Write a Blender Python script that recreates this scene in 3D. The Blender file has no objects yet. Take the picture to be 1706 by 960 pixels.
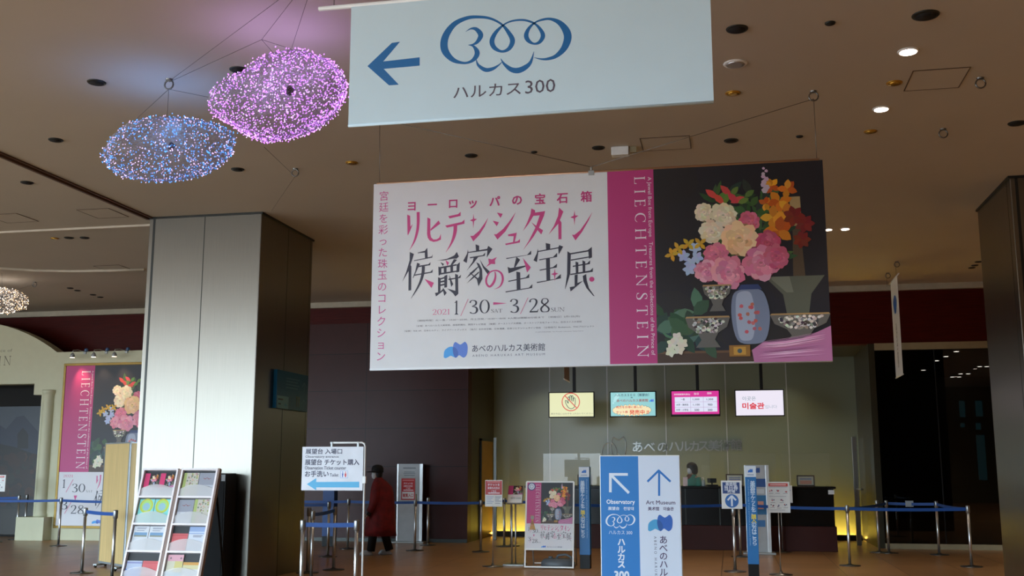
import bpy, bmesh, math, random
from mathutils import Vector, Matrix
from mathutils.geometry import tessellate_polygon
random.seed(7)
SC = bpy.context.scene
COL = SC.collection
R = math.radians

# ------------------------------------------------------------------ camera
FPX, EYE, YAW, PITCH = 1783.0, 1.55, R(11.44), R(9.55)
cam_d = bpy.data.cameras.new('camera')
cam = bpy.data.objects.new('camera', cam_d)
COL.objects.link(cam)
cam_d.sensor_width = 36.0
cam_d.lens = FPX / 1706.0 * 36.0
cam_d.clip_end = 200
cam.location = (0, 0, EYE)
cam.rotation_euler = (R(90) + PITCH, 0, YAW)
SC.camera = cam

# ------------------------------------------------------------------ view, sky, daylight
SC.view_settings.view_transform = 'Standard'
SC.view_settings.look = 'None'
SC.view_settings.gamma = 1.0
SC.view_settings.use_curve_mapping = False
SC.view_settings.exposure = 0.0
CEIL = 5.2
BACKY = 22.45           # plane of the far wall
FRONTY = -7.0           # glazed front of the hall, behind the viewer
SKY = (0.80, 0.95, 1.0)
world = bpy.data.worlds.new('overcast_sky')
SC.world = world
world.use_nodes = True
bg = world.node_tree.nodes['Background']
wn = world.node_tree
wtc = wn.nodes.new('ShaderNodeTexCoord'); wsp = wn.nodes.new('ShaderNodeSeparateXYZ'); wrp = wn.nodes.new('ShaderNodeValToRGB')
wn.links.new(wtc.outputs['Generated'], wsp.inputs[0])
wma = wn.nodes.new('ShaderNodeMath'); wma.operation = 'MULTIPLY_ADD'; wma.inputs[1].default_value = 0.5; wma.inputs[2].default_value = 0.5
wn.links.new(wsp.outputs['Z'], wma.inputs[0]); wn.links.new(wma.outputs[0], wrp.inputs[0])
_e = wrp.color_ramp.elements            # pale paving, a dim line of buildings on the horizon, bright overcast sky
_e[0].position = 0.0; _e[0].color = (.195, .205, .215, 1)
_e[1].position = 1.0; _e[1].color = (.66, .86, 1.0, 1)
for _p, _c in ((0.47, (.195, .205, .215, 1)), (0.505, (.20, .23, .26, 1)), (0.53, (.52, .68, .82, 1)), (0.57, (.66, .86, 1.0, 1))):
    _k = _e.new(_p); _k.color = _c
wn.links.new(wrp.outputs[0], bg.inputs[0])
bg.inputs[1].default_value = 22.0
WIN0, WIN1 = -26.0, -5.0     # glazed stretch of the front wall
FILL_W, FILL_C = 230, (1.0, 0.80, 0.56)   # strength and colour of the added warm fill lamps
def portal(loc, sx, sz, rz=0):
    l = bpy.data.lights.new('window_daylight', 'AREA')
    l.shape = 'RECTANGLE'; l.size = sx; l.size_y = sz
    l.cycles.is_portal = True
    o = bpy.data.objects.new('window_daylight', l)
    o.location = loc; o.rotation_euler = (R(90), 0, R(rz))
    COL.objects.link(o)
portal(((WIN0 + WIN1) / 2, FRONTY - 0.1, 2.6), WIN1 - WIN0, 5.0)
portal((-26.1, 1.0, 2.6), 16.0, 5.0, -90)  # daylight portal of the added left glazing

# ------------------------------------------------------------------ pixel -> place helpers
_F = Vector((-math.sin(YAW), math.cos(YAW), 0)); _R = Vector((math.cos(YAW), math.sin(YAW), 0)); _U = Vector((0, 0, 1))
_FW = _F * math.cos(PITCH) + _U * math.sin(PITCH); _UP = _U * math.cos(PITCH) - _F * math.sin(PITCH)
EYEP = Vector((0, 0, EYE))
def ray(px, py): return _FW + _R * ((px - 853) / FPX) + _UP * ((480 - py) / FPX)
def on_z(px, py, z=0.0):
    d = ray(px, py); return EYEP + d * ((z - EYE) / d.z)
def on_y(px, py, y):
    d = ray(px, py); return EYEP + d * (y / d.y)
def on_x(px, py, x):
    d = ray(px, py); return EYEP + d * (x / d.x)

# ------------------------------------------------------------------ materials
def lin(c):
    return tuple(((v / 255) / 12.92 if v / 255 <= 0.04045 else ((v / 255 + 0.055) / 1.055) ** 2.4) for v in c)
_M = {}
def mat(name, rgb=(128, 128, 128), rough=0.5, metal=0.0, var=0.06, scale=6.0, stretch=None, bump=0.0, emit=None, emit_s=0.0, spec=0.5, aniso=0.0):
    if name in _M: return _M[name]
    m = bpy.data.materials.new(name); m.use_nodes = True
    nt = m.node_tree; b = nt.nodes['Principled BSDF']
    c = lin(rgb)
    b.inputs['Roughness'].default_value = rough; b.inputs['Metallic'].default_value = metal
    b.inputs['Specular IOR Level'].default_value = spec
    if aniso: b.inputs['Anisotropic'].default_value = aniso
    tc = nt.nodes.new('ShaderNodeTexCoord'); mp = nt.nodes.new('ShaderNodeMapping'); no = nt.nodes.new('ShaderNodeTexNoise')
    nt.links.new(tc.outputs['Object'], mp.inputs[0]); nt.links.new(mp.outputs[0], no.inputs['Vector'])
    mp.inputs['Scale'].default_value = stretch or (1, 1, 1)
    no.inputs['Scale'].default_value = scale; no.inputs['Detail'].default_value = 3
    rp = nt.nodes.new('ShaderNodeValToRGB')
    rp.color_ramp.elements[0].position = 0.3; rp.color_ramp.elements[1].position = 0.7
    rp.color_ramp.elements[0].color = (*[v * (1 - var) for v in c], 1)
    rp.color_ramp.elements[1].color = (*[min(1, v * (1 + var)) for v in c], 1)
    nt.links.new(no.outputs['Fac'], rp.inputs[0]); nt.links.new(rp.outputs[0], b.inputs['Base Color'])
    if bump:
        bp = nt.nodes.new('ShaderNodeBump'); bp.inputs['Strength'].default_value = bump; bp.inputs['Distance'].default_value = 0.01
        nt.links.new(no.outputs['Fac'], bp.inputs['Height']); nt.links.new(bp.outputs[0], b.inputs['Normal'])
    if emit:
        b.inputs['Emission Color'].default_value = (*lin(emit), 1); b.inputs['Emission Strength'].default_value = emit_s
    _M[name] = m
    return m
def print_mat(name, emission=0.0, rough=0.45):
    if name in _M: return _M[name]
    m = bpy.data.materials.new(name); m.use_nodes = True
    nt = m.node_tree; b = nt.nodes['Principled BSDF']
    a = nt.nodes.new('ShaderNodeAttribute'); a.attribute_name = 'ink'
    b.inputs['Roughness'].default_value = rough
    if emission:
        b.inputs['Base Color'].default_value = (0.01, 0.01, 0.01, 1)
        nt.links.new(a.outputs['Color'], b.inputs['Emission Color']); b.inputs['Emission Strength'].default_value = emission
    else:
        nt.links.new(a.outputs['Color'], b.inputs['Base Color'])
    _M[name] = m
    return m
def glass_mat(name, tint=(1, 1, 1), gloss=0.12, rough=0.0, haze=0.0, haze_c=(0.8, 0.8, 0.8)):
    if name in _M: return _M[name]
    m = bpy.data.materials.new(name); m.use_nodes = True
    nt = m.node_tree; nt.nodes.clear()
    out = nt.nodes.new('ShaderNodeOutputMaterial'); t = nt.nodes.new('ShaderNodeBsdfTransparent'); g = nt.nodes.new('ShaderNodeBsdfGlossy')
    t.inputs[0].default_value = (*tint, 1); g.inputs['Roughness'].default_value = rough
    lw = nt.nodes.new('ShaderNodeLayerWeight'); lw.inputs[0].default_value = 0.5
    mr = nt.nodes.new('ShaderNodeMapRange'); mr.inputs['To Min'].default_value = gloss; mr.inputs['To Max'].default_value = 0.9
    pw = nt.nodes.new('ShaderNodeMath'); pw.operation = 'POWER'; pw.inputs[1].default_value = 3.0
    nt.links.new(lw.outputs['Facing'], pw.inputs[0]); nt.links.new(pw.outputs[0], mr.inputs['Value'])
    mx = nt.nodes.new('ShaderNodeMixShader')
    nt.links.new(mr.outputs[0], mx.inputs[0]); nt.links.new(t.outputs[0], mx.inputs[1]); nt.links.new(g.outputs[0], mx.inputs[2])
    last = mx
    if haze:
        d = nt.nodes.new('ShaderNodeBsdfDiffuse'); d.inputs[0].default_value = (*haze_c, 1)
        m2 = nt.nodes.new('ShaderNodeMixShader'); m2.inputs[0].default_value = haze
        nt.links.new(mx.outputs[0], m2.inputs[1]); nt.links.new(d.outputs[0], m2.inputs[2]); last = m2
    nt.links.new(last.outputs[0], out.inputs[0])
    _M[name] = m
    return m
def grid_mat(name, rgb, line, size, gap, rough, off=(0, 0), spec=0.5, var=0.12, axes='xy'):
    """square slabs with thin joints, in world units"""
    m = bpy.data.materials.new(name); m.use_nodes = True
    nt = m.node_tree; b = nt.nodes['Principled BSDF']; b.inputs['Roughness'].default_value = rough; b.inputs['Specular IOR Level'].default_value = spec
    tc = nt.nodes.new('ShaderNodeTexCoord'); br = nt.nodes.new('ShaderNodeTexBrick'); mp = nt.nodes.new('ShaderNodeMapping')
    mp.inputs['Location'].default_value = (off[0], off[1], 0)
    if axes == 'xz': mp.inputs['Rotation'].default_value = (R(-90), 0, 0)
    nt.links.new(tc.outputs['Object'], mp.inputs[0]); nt.links.new(mp.outputs[0], br.inputs['Vector'])
    br.offset = 0.0; br.squash = 1.0
    c = lin(rgb)
    br.inputs['Color1'].default_value = (*[v * (1 - var) for v in c], 1); br.inputs['Color2'].default_value = (*[v * (1 + var) for v in c], 1)
    br.inputs['Mortar'].default_value = (*lin(line), 1)
    br.inputs['Scale'].default_value = 1.0; br.inputs['Mortar Size'].default_value = gap; br.inputs['Mortar Smooth'].default_value = 0.1
    br.inputs['Brick Width'].default_value = size[0]; br.inputs['Row Height'].default_value = size[1]
    no = nt.nodes.new('ShaderNodeTexNoise'); no.inputs['Scale'].default_value = 3.0; no.inputs['Detail'].default_value = 5
    nt.links.new(tc.outputs['Object'], no.inputs['Vector'])
    mx = nt.nodes.new('ShaderNodeMix'); mx.data_type = 'RGBA'; mx.blend_type = 'MULTIPLY'; mx.inputs[0].default_value = 0.35
    nt.links.new(br.outputs['Color'], mx.inputs[6]); nt.links.new(no.outputs['Fac'], mx.inputs[7])
    nt.links.new(mx.outputs[2], b.inputs['Base Color'])
    _M[name] = m
    return m

M_FLOOR = grid_mat('brown stone slabs', (178, 136, 90), (84, 60, 38), (0.9, 0.9), 0.006, 0.32, off=(0.2, 0.1))
M_CEIL = mat('beige plaster', (194, 186, 172), 0.85, var=0.02, scale=1.0)
M_STEEL = mat('brushed stainless steel', (133, 128, 119), 0.33, 1.0, var=0.05, scale=3.0, stretch=(60, 60, 0.6), aniso=0.0)
M_STEELTRIM = mat('dark steel reveal', (60, 62, 60), 0.4, 0.8)
M_CHROME = mat('polished steel', (205, 205, 205), 0.36, 1.0)
M_REDWOOD = mat('dark red wood veneer', (70, 14, 8), 0.42, var=0.25, scale=4.0, stretch=(0.6, 1, 14), spec=0.12)
M_PURPLE = grid_mat('purple brown stone', (66, 30, 27), (26, 14, 14), (3.4, 0.82), 0.008, 0.34, off=(1.0, 0.06), axes='xz', var=0.06, spec=0.18)
M_BEIGE = mat('beige painted metal', (150, 138, 108), 0.5)
M_BRONZE = mat('olive bronze panel', (62, 60, 46), 0.35, 0.6)
M_FROST = mat('grey green frosted glass', (116, 124, 108), 0.28, var=0.03, scale=0.6, spec=0.5)
M_WHITE = mat('white painted metal', (232, 232, 230), 0.4)
M_FABRIC = mat('white banner fabric', (226, 229, 232), 0.75, var=0.015, scale=5, bump=0.05)
M_BLACK = mat('black plastic', (12, 12, 13), 0.45, spec=0.25)
M_DARK = mat('flat near black', (16, 14, 12), 0.8)
M_BLUE = mat('blue belt webbing', (13, 70, 142), 0.6)
M_SIGNBLUE = mat('blue sign face', (28, 108, 172), 0.45)
M_CREAM = mat('cream painted board', (204, 202, 172), 0.6, var=0.02)
M_GOLD = mat('gilt frame', (140, 112, 48), 0.4, 0.5)
M_WOODLT = mat('pale oak laminate', (200, 172, 118), 0.5, var=0.12, scale=3, stretch=(14, 14, 0.5))
M_COUNTER = mat('black lacquer counter', (9, 8, 8), 0.25, spec=0.22)
M_MAROON = mat('maroon plinth', (62, 26, 22), 0.45, spec=0.2)
M_GREYPL = mat('grey plastic', (92, 98, 104), 0.45)
M_GREYMET = mat('silver grey metal', (168, 172, 172), 0.4, 0.3)
M_WIRE = mat('steel wire', (120, 118, 114), 0.35, 0.9)
M_PRINT = print_mat('printed ink')
M_SCREEN = print_mat('screen picture', 1.0, 0.3)
M_ACRYL = glass_mat('clear acrylic', (0.97, 0.98, 0.97), 0.026, 0.0, 0.03, (0.7, 0.75, 0.75))
M_POCKET = glass_mat('white sheened leaflet pocket', (0.98, 0.98, 0.98), 0.16, 0.08, 0.42, (0.95, 0.95, 0.97))  # white haze paints the window reflections on the clear fronts
M_DGLASS = glass_mat('dark tinted glass', (0.30, 0.33, 0.34), 0.05)
M_WGLASS = glass_mat('clear window glass', (0.97, 0.99, 0.98), 0.02)

# ------------------------------------------------------------------ mesh helpers
def wloc(o):
    v = Vector((0, 0, 0))
    while o is not None:
        v += o.location; o = o.parent
    return v
class MB:
    """collects shapes in world coordinates and links them as one mesh"""
    def __init__(self, T=None):
        self.v = []; self.f = []; self.T = T; self.ink = []; self.smooth = []
    def add(self, vs, fs, ink=None, smooth=False):
        k = len(self.v)
        for p in vs:
            p = Vector(p); self.v.append(self.T @ p if self.T else p)
        for f in fs:
            self.f.append([i + k for i in f]); self.ink.append(ink or (1, 1, 1)); self.smooth.append(smooth)
        return self
    def box(self, a, b, bev=0.0):
        x0, y0, z0 = [min(a[i], b[i]) for i in range(3)]; x1, y1, z1 = [max(a[i], b[i]) for i in range(3)]
        if bev <= 0:
            vs = [(x, y, z) for z in (z0, z1) for y in (y0, y1) for x in (x0, x1)]
            return self.add(vs, [(0, 2, 3, 1), (4, 5, 7, 6), (0, 1, 5, 4), (2, 6, 7, 3), (0, 4, 6, 2), (1, 3, 7, 5)])
        bm = bmesh.new(); bmesh.ops.create_cube(bm, size=1.0)
        for v in bm.verts: v.co = Vector(((x0 + x1) / 2 + v.co.x * (x1 - x0), (y0 + y1) / 2 + v.co.y * (y1 - y0), (z0 + z1) / 2 + v.co.z * (z1 - z0)))
        bev = min(bev, 0.45 * min(x1 - x0, y1 - y0, z1 - z0))
        bmesh.ops.bevel(bm, geom=bm.edges[:], offset=bev, segments=2, profile=0.6, affect='EDGES')
        bm.verts.index_update()
        self.add([v.co for v in bm.verts], [[v.index for v in f.verts] for f in bm.faces]); bm.free()
        return self
    def tube(self, pts, r, n=8, cap=True):
        pts = [Vector(p) for p in pts]; rs = r if isinstance(r, (list, tuple)) else [r] * len(pts)
        vs = []; fs = []; prev = None
        for i, p in enumerate(pts):
            t = (pts[min(i + 1, len(pts) - 1)] - pts[max(i - 1, 0)]).normalized()
            if prev is None:
                a = t.cross(Vector((0, 0, 1)))
                if a.length < 1e-3: a = t.cross(Vector((1, 0, 0)))
            else:
                a = prev - t * prev.dot(t)
            a.normalize(); prev = a; b = t.cross(a)
            for k in range(n):
                an = 2 * math.pi * k / n
                vs.append(p + (a * math.cos(an) + b * math.sin(an)) * rs[i])
        for i in range(len(pts) - 1):
            for k in range(n):
                fs.append((i * n + k, i * n + (k + 1) % n, (i + 1) * n + (k + 1) % n, (i + 1) * n + k))
        if cap: fs += [tuple(range(n))[::-1], tuple((len(pts) - 1) * n + k for k in range(n))]
        return self.add(vs, fs, smooth=True)
    def lathe(self, c, prof, n=24, axis='z', sy=1.0):
        """prof: (radius, height) pairs"""
        vs = []; fs = []
        for r, h in prof:
            for k in range(n):
                an = 2 * math.pi * k / n; x, y = r * math.cos(an), r * math.sin(an) * sy
                vs.append(Vector(c) + (Vector((x, y, h)) if axis == 'z' else Vector((x, -h, y)) if axis == 'y' else Vector((h, x, y))))
        for i in range(len(prof) - 1):
            for k in range(n):
                fs.append((i * n + k, i * n + (k + 1) % n, (i + 1) * n + (k + 1) % n, (i + 1) * n + k))
        fs += [tuple(range(n))[::-1], tuple((len(prof) - 1) * n + k for k in range(n))]
        return self.add(vs, fs, smooth=n > 12)
    def loft(self, rings, n=20, cap=True):
        """rings: (cx, cy, cz, rx, ry[, power]) ellipses"""
        vs = []; fs = []
        for rg in rings:
            cx, cy, cz, rx, ry = rg[:5]
            for k in range(n):
                an = 2 * math.pi * k / n; vs.append((cx + rx * math.cos(an), cy + ry * math.sin(an), cz))
        for i in range(len(rings) - 1):
            for k in range(n):
                fs.append((i * n + k, i * n + (k + 1) % n, (i + 1) * n + (k + 1) % n, (i + 1) * n + k))
        if cap: fs += [tuple(range(n))[::-1], tuple((len(rings) - 1) * n + k for k in range(n))]
        return self.add(vs, fs, smooth=True)
    def ball(self, c, rx, ry=None, rz=None, seg=14, rings=9):
        ry = ry or rx; rz = rz or rx
        return self.loft([(c[0], c[1], c[2] - rz * math.cos(math.pi * i / rings), max(1e-4, rx * math.sin(math.pi * i / rings)), max(1e-4, ry * math.sin(math.pi * i / rings))) for i in range(rings + 1)], seg)
    def extrude(self, poly, d, holes=()):
        """poly: 3-D outline, extruded by vector d"""
        loops = [[Vector(p) for p in poly]] + [[Vector(p) for p in h] for h in holes]
        flat = [p for l in loops for p in l]; d = Vector(d); n = len(flat)
        tris = [tuple(t) for t in tessellate_polygon(loops)]
        fs = [t for t in tris] + [tuple(i + n for i in t[::-1]) for t in tris]; k = 0
        for l in loops:
            m = len(l)
            for i in range(m): fs.append((k + i, k + (i + 1) % m, k + (i + 1) % m + n, k + i + n))
            k += m
        return self.add(flat + [p + d for p in flat], fs)
    def build(self, name, material, parent=None, recalc=True):
        me = bpy.data.meshes.new(name)
        o0 = wloc(parent) if parent is not None else Vector((0, 0, 0))
        if parent is None and self.v and getattr(self, 'base', None): o0 = Vector(self.base)
        me.from_pydata([v - o0 for v in self.v], [], self.f)
        me.polygons.foreach_set('use_smooth', self.smooth)
        me.materials.append(material)
        if recalc:
            bm = bmesh.new(); bm.from_mesh(me); bmesh.ops.recalc_face_normals(bm, faces=bm.faces[:]); bm.to_mesh(me); bm.free()
        if any(i != (1, 1, 1) for i in self.ink):
            at = me.attributes.new('ink', 'FLOAT_COLOR', 'FACE')
            for i, c in enumerate(self.ink): at.data[i].color = (*c, 1)
        o = bpy.data.objects.new(name, me)
        if parent is None: o.location = o0
        o.parent = parent
        COL.objects.link(o)
        return o
def tag(o, label=None, cat=None, group=None, kind=None):
    if label: o['label'] = label
    if cat: o['category'] = cat
    if group: o['group'] = group
    if kind: o['kind'] = kind
    return o
def thing(name, loc, label, cat, group=None):
    o = bpy.data.objects.new(name, None); o.empty_display_size = 0.1
    o.location = loc; COL.objects.link(o)
    return tag(o, label, cat, group)
def struct(name, mb, material, label=None, parent=None):
    o = mb.build(name, material, parent)
    if parent is None: o['kind'] = 'structure'
    if label: o['label'] = label
    return o
def copy_tree(o, loc=None, parent=None):
    c = o.copy(); COL.objects.link(c)
    if parent is not None: c.parent = parent
    if loc is not None: c.location = loc
    for ch in list(o.children): copy_tree(ch, None, c)
    return c

# ------------------------------------------------------------------ printing on flat faces
class Plane:
    def __init__(self, o, u=(1, 0, 0), v=(0, 0, 1)):
        self.o = Vector(o); self.u = Vector(u).normalized(); self.v = Vector(v).normalized(); self.n = self.u.cross(self.v)
    def uv(self, px, py):
        d = ray(px, py); t = (self.o - EYEP).dot(self.n) / d.dot(self.n); p = EYEP + d * t - self.o
        return (p.dot(self.u), p.dot(self.v))
    def pt(self, u, v, off=0.0): return self.o + self.u * u + self.v * v + self.n * off
def smooth_line(pts, n=6, closed=False):
    out = []; m = len(pts)
    if m < 3: return pts
    g = (lambda i: pts[i % m]) if closed else (lambda i: pts[max(0, min(m - 1, i))])
    for i in range(m if closed else m - 1):
        p0, p1, p2, p3 = g(i - 1), g(i), g(i + 1), g(i + 2)
        for k in range(n):
            t = k / n
            out.append(tuple(0.5 * (2 * b + (c - a) * t + (2 * a - 5 * b + 4 * c - d) * t * t + (3 * b - a - 3 * c + d) * t ** 3) for a, b, c, d in zip(p0, p1, p2, p3)))
    if not closed: out.append(pts[-1])
    return out
_TX = {}
def glyphs(s, bold=0.0, spacing=1.0):
    k = (s, bold, spacing)
    if k in _TX: return _TX[k]
    c = bpy.data.curves.new('t', 'FONT'); c.body = s; c.resolution_u = 2; c.offset = bold; c.space_character = spacing
    o = bpy.data.objects.new('t', c); COL.objects.link(o)
    dg = bpy.context.evaluated_depsgraph_get(); dg.update()
    me = bpy.data.meshes.new_from_object(o.evaluated_get(dg))
    vs = [(v.co.x, v.co.y) for v in me.vertices]; fs = [tuple(p.vertices) for p in me.polygons]
    bpy.data.objects.remove(o); bpy.data.curves.remove(c); bpy.data.meshes.remove(me)
    _TX[k] = (vs, fs)
    return _TX[k]
class Ink:
    """flat shapes printed on a Plane; every shape a hair above the one before"""
    def __init__(self, pl, lift=0.0006):
        self.pl = pl; self.mb = MB(); self.off = lift
    def raw(self, uv, fs, c):
        self.off += 1.2e-5
        self.mb.add([self.pl.pt(p[0], p[1], self.off + (p[2] if len(p) > 2 else 0)) for p in uv], fs, lin(c))
        self.off += max([p[2] for p in uv if len(p) > 2], default=0)
    def poly(self, uv, c):
        t = tessellate_polygon([[Vector((u, v, 0)) for u, v in uv]]); self.raw(uv, [tuple(x) for x in t], c)
    def rect(self, u0, v0, u1, v1, c): self.raw([(u0, v0), (u1, v0), (u1, v1), (u0, v1)], [(0, 1, 2, 3)], c)
    def disc(self, u, v, r, c, n=24, ry=None):
        ry = ry or r; self.raw([(u + r * math.cos(2 * math.pi * k / n), v + ry * math.sin(2 * math.pi * k / n)) for k in range(n)], [tuple(range(n))], c)
    def ring(self, u, v, r, w, c, n=32):
        vs = []
        for k in range(n):
            a = 2 * math.pi * k / n; vs += [(u + r * math.cos(a), v + r * math.sin(a)), (u + (r - w) * math.cos(a), v + (r - w) * math.sin(a))]
        self.raw(vs, [(2 * k, 2 * k + 1, (2 * k + 3) % (2 * n), (2 * k + 2) % (2 * n)) for k in range(n)], c)
    def ribbon(self, pts, c, n=6, sm=True):
        p = smooth_line(pts, n) if sm else pts; vs = []
        for i, (x, y, w) in enumerate(p):
            a = p[max(0, i - 1)]; b = p[min(len(p) - 1, i + 1)]; tx, ty = b[0] - a[0], b[1] - a[1]; l = math.hypot(tx, ty) or 1
            vs += [(x - ty / l * w / 2, y + tx / l * w / 2), (x + ty / l * w / 2, y - tx / l * w / 2)]
        self.raw(vs, [(2 * i, 2 * i + 1, 2 * i + 3, 2 * i + 2) for i in range(len(p) - 1)], c)
    def line(self, a, b, w, c): self.ribbon([(*a, w), (*b, w)], c, sm=False)
    def fit(self, vs, fs, box, c, rot=False, keep=False, bold=0.0):
        u0, v0, u1, v1 = box
        xs = [p[0] for p in vs]; ys = [p[1] for p in vs]; ax, bx, ay, by = min(xs), max(xs), min(ys), max(ys)
        w = bx - ax or 1; h = by - ay or 1
        e = [(p[2],) if len(p) > 2 else () for p in vs]; vs = [p[:2] for p in vs]
        if rot: uv = [(u0 + (y - ay) / h * (u1 - u0), v1 - (x - ax) / w * (v1 - v0)) for x, y in vs]
        else:
            if keep:
                s = min((u1 - u0) / w, (v1 - v0) / h); cu, cv = (u0 + u1) / 2, (v0 + v1) / 2
                uv = [(cu + (x - (ax + bx) / 2) * s, cv + (y - (ay + by) / 2) * s) for x, y in vs]
            else: uv = [(u0 + (x - ax) / w * (u1 - u0), v0 + (y - ay) / h * (v1 - v0)) for x, y in vs]
        uv = [a + b for a, b in zip(uv, e)]
        self.raw(uv, fs, c)
        if bold:
            k = abs((v1 - v0) / h if not rot else (u1 - u0) / h) * bold if not keep else s * bold
            for dx, dy in ((k, k), (-k, -k), (k, -k), (-k, k)): self.raw([(x + dx, y + dy) for x, y in [q[:2] for q in uv]], fs, c)
    def text(self, s, box, c, bold=0.0, rot=False, keep=False, spacing=1.0):
        vs, fs = glyphs(s, 0.0, spacing); self.fit(vs, fs, box, c, rot, keep, bold)
    def ptext(self, s, p0, p1, c, **k):
        """text between a lower-left and an upper-right pixel"""
        a = self.pl.uv(*p0); b = self.pl.uv(*p1); self.text(s, (a[0], a[1], b[0], b[1]), c, **k)
    def char(self, ch, u, v, size, c, bold=0.0, flat=False):
        """one full-width character whose cell is centred on (u, v)"""
        vs, fs = glyphs(ch)
        if ord(ch) < 0x2000:
            cx = (min(p[0] for p in vs) + max(p[0] for p in vs)) / 2; cy = 0.36
        else: cx, cy = 0.5, 0.36
        for dx, dy in ([(0, 0)] + [(bold * a, bold * b) for a in (-1, 1) for b in (-1, 1)] if bold else [(0, 0)]): self.raw([(u + (x - cx + dx) * size, v + (y - cy + dy) * size) for x, y in vs], fs, c)
    def column(self, s, u, v0, v1, size, c, bold=0.0, special=None):
        n = len(s)
        for i, ch in enumerate(s):
            self.char(ch, u, v0 + (v1 - v0) * (i / (n - 1) if n > 1 else 0), size, (special or {}).get(i, c), bold)
    def serif(self, s, box, c, rot=False, wt=1.0):
        vs, fs = serif_mesh(s, wt); self.fit(vs, fs, box, c, rot)
    def pserif(self, s, p0, p1, c, **k):
        a = self.pl.uv(*p0); b = self.pl.uv(*p1); self.serif(s, (a[0], a[1], b[0], b[1]), c, **k)
    def build(self, name, parent, material=None):
        return self.mb.build(name, material or M_PRINT, parent, recalc=False)

# roman capitals and figures with serifs
def _rib(pts, n=5):
    p = smooth_line(pts, n); vs = []
    for i, (x, y, w) in enumerate(p):
        a = p[max(0, i - 1)]; b = p[min(len(p) - 1, i + 1)]; tx, ty = b[0] - a[0], b[1] - a[1]; l = math.hypot(tx, ty) or 1
        vs += [(x - ty / l * w / 2, y + tx / l * w / 2), (x + ty / l * w / 2, y - tx / l * w / 2)]
    return vs, [(2 * i, 2 * i + 1, 2 * i + 3, 2 * i + 2) for i in range(len(p) - 1)]
def _pol(*pts): return list(pts), [tuple(range(len(pts)))]
def _stem(x, w=0.11, y0=0.0, y1=1.0, lo=True, hi=True, s=0.13):
    out = [_pol((x - w / 2, y0), (x + w / 2, y0), (x + w / 2, y1), (x - w / 2, y1))]
    if lo: out += [_pol((x - s, y0), (x + s, y0), (x + s, y0 + .028), (x - s, y0 + .028)), _pol((x - s * .8, y0 + .028), (x + s * .8, y0 + .028), (x + w / 2, y0 + .1), (x - w / 2, y0 + .1))]
    if hi: out += [_pol((x - s, y1 - .028), (x + s, y1 - .028), (x + s, y1), (x - s, y1)), _pol((x - w / 2, y1 - .1), (x + w / 2, y1 - .1), (x + s * .8, y1 - .028), (x - s * .8, y1 - .028))]
    return out
def _bar(x0, x1, y, t=0.035): return _pol((x0, y - t / 2), (x1, y - t / 2), (x1, y + t / 2), (x0, y + t / 2))
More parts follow.
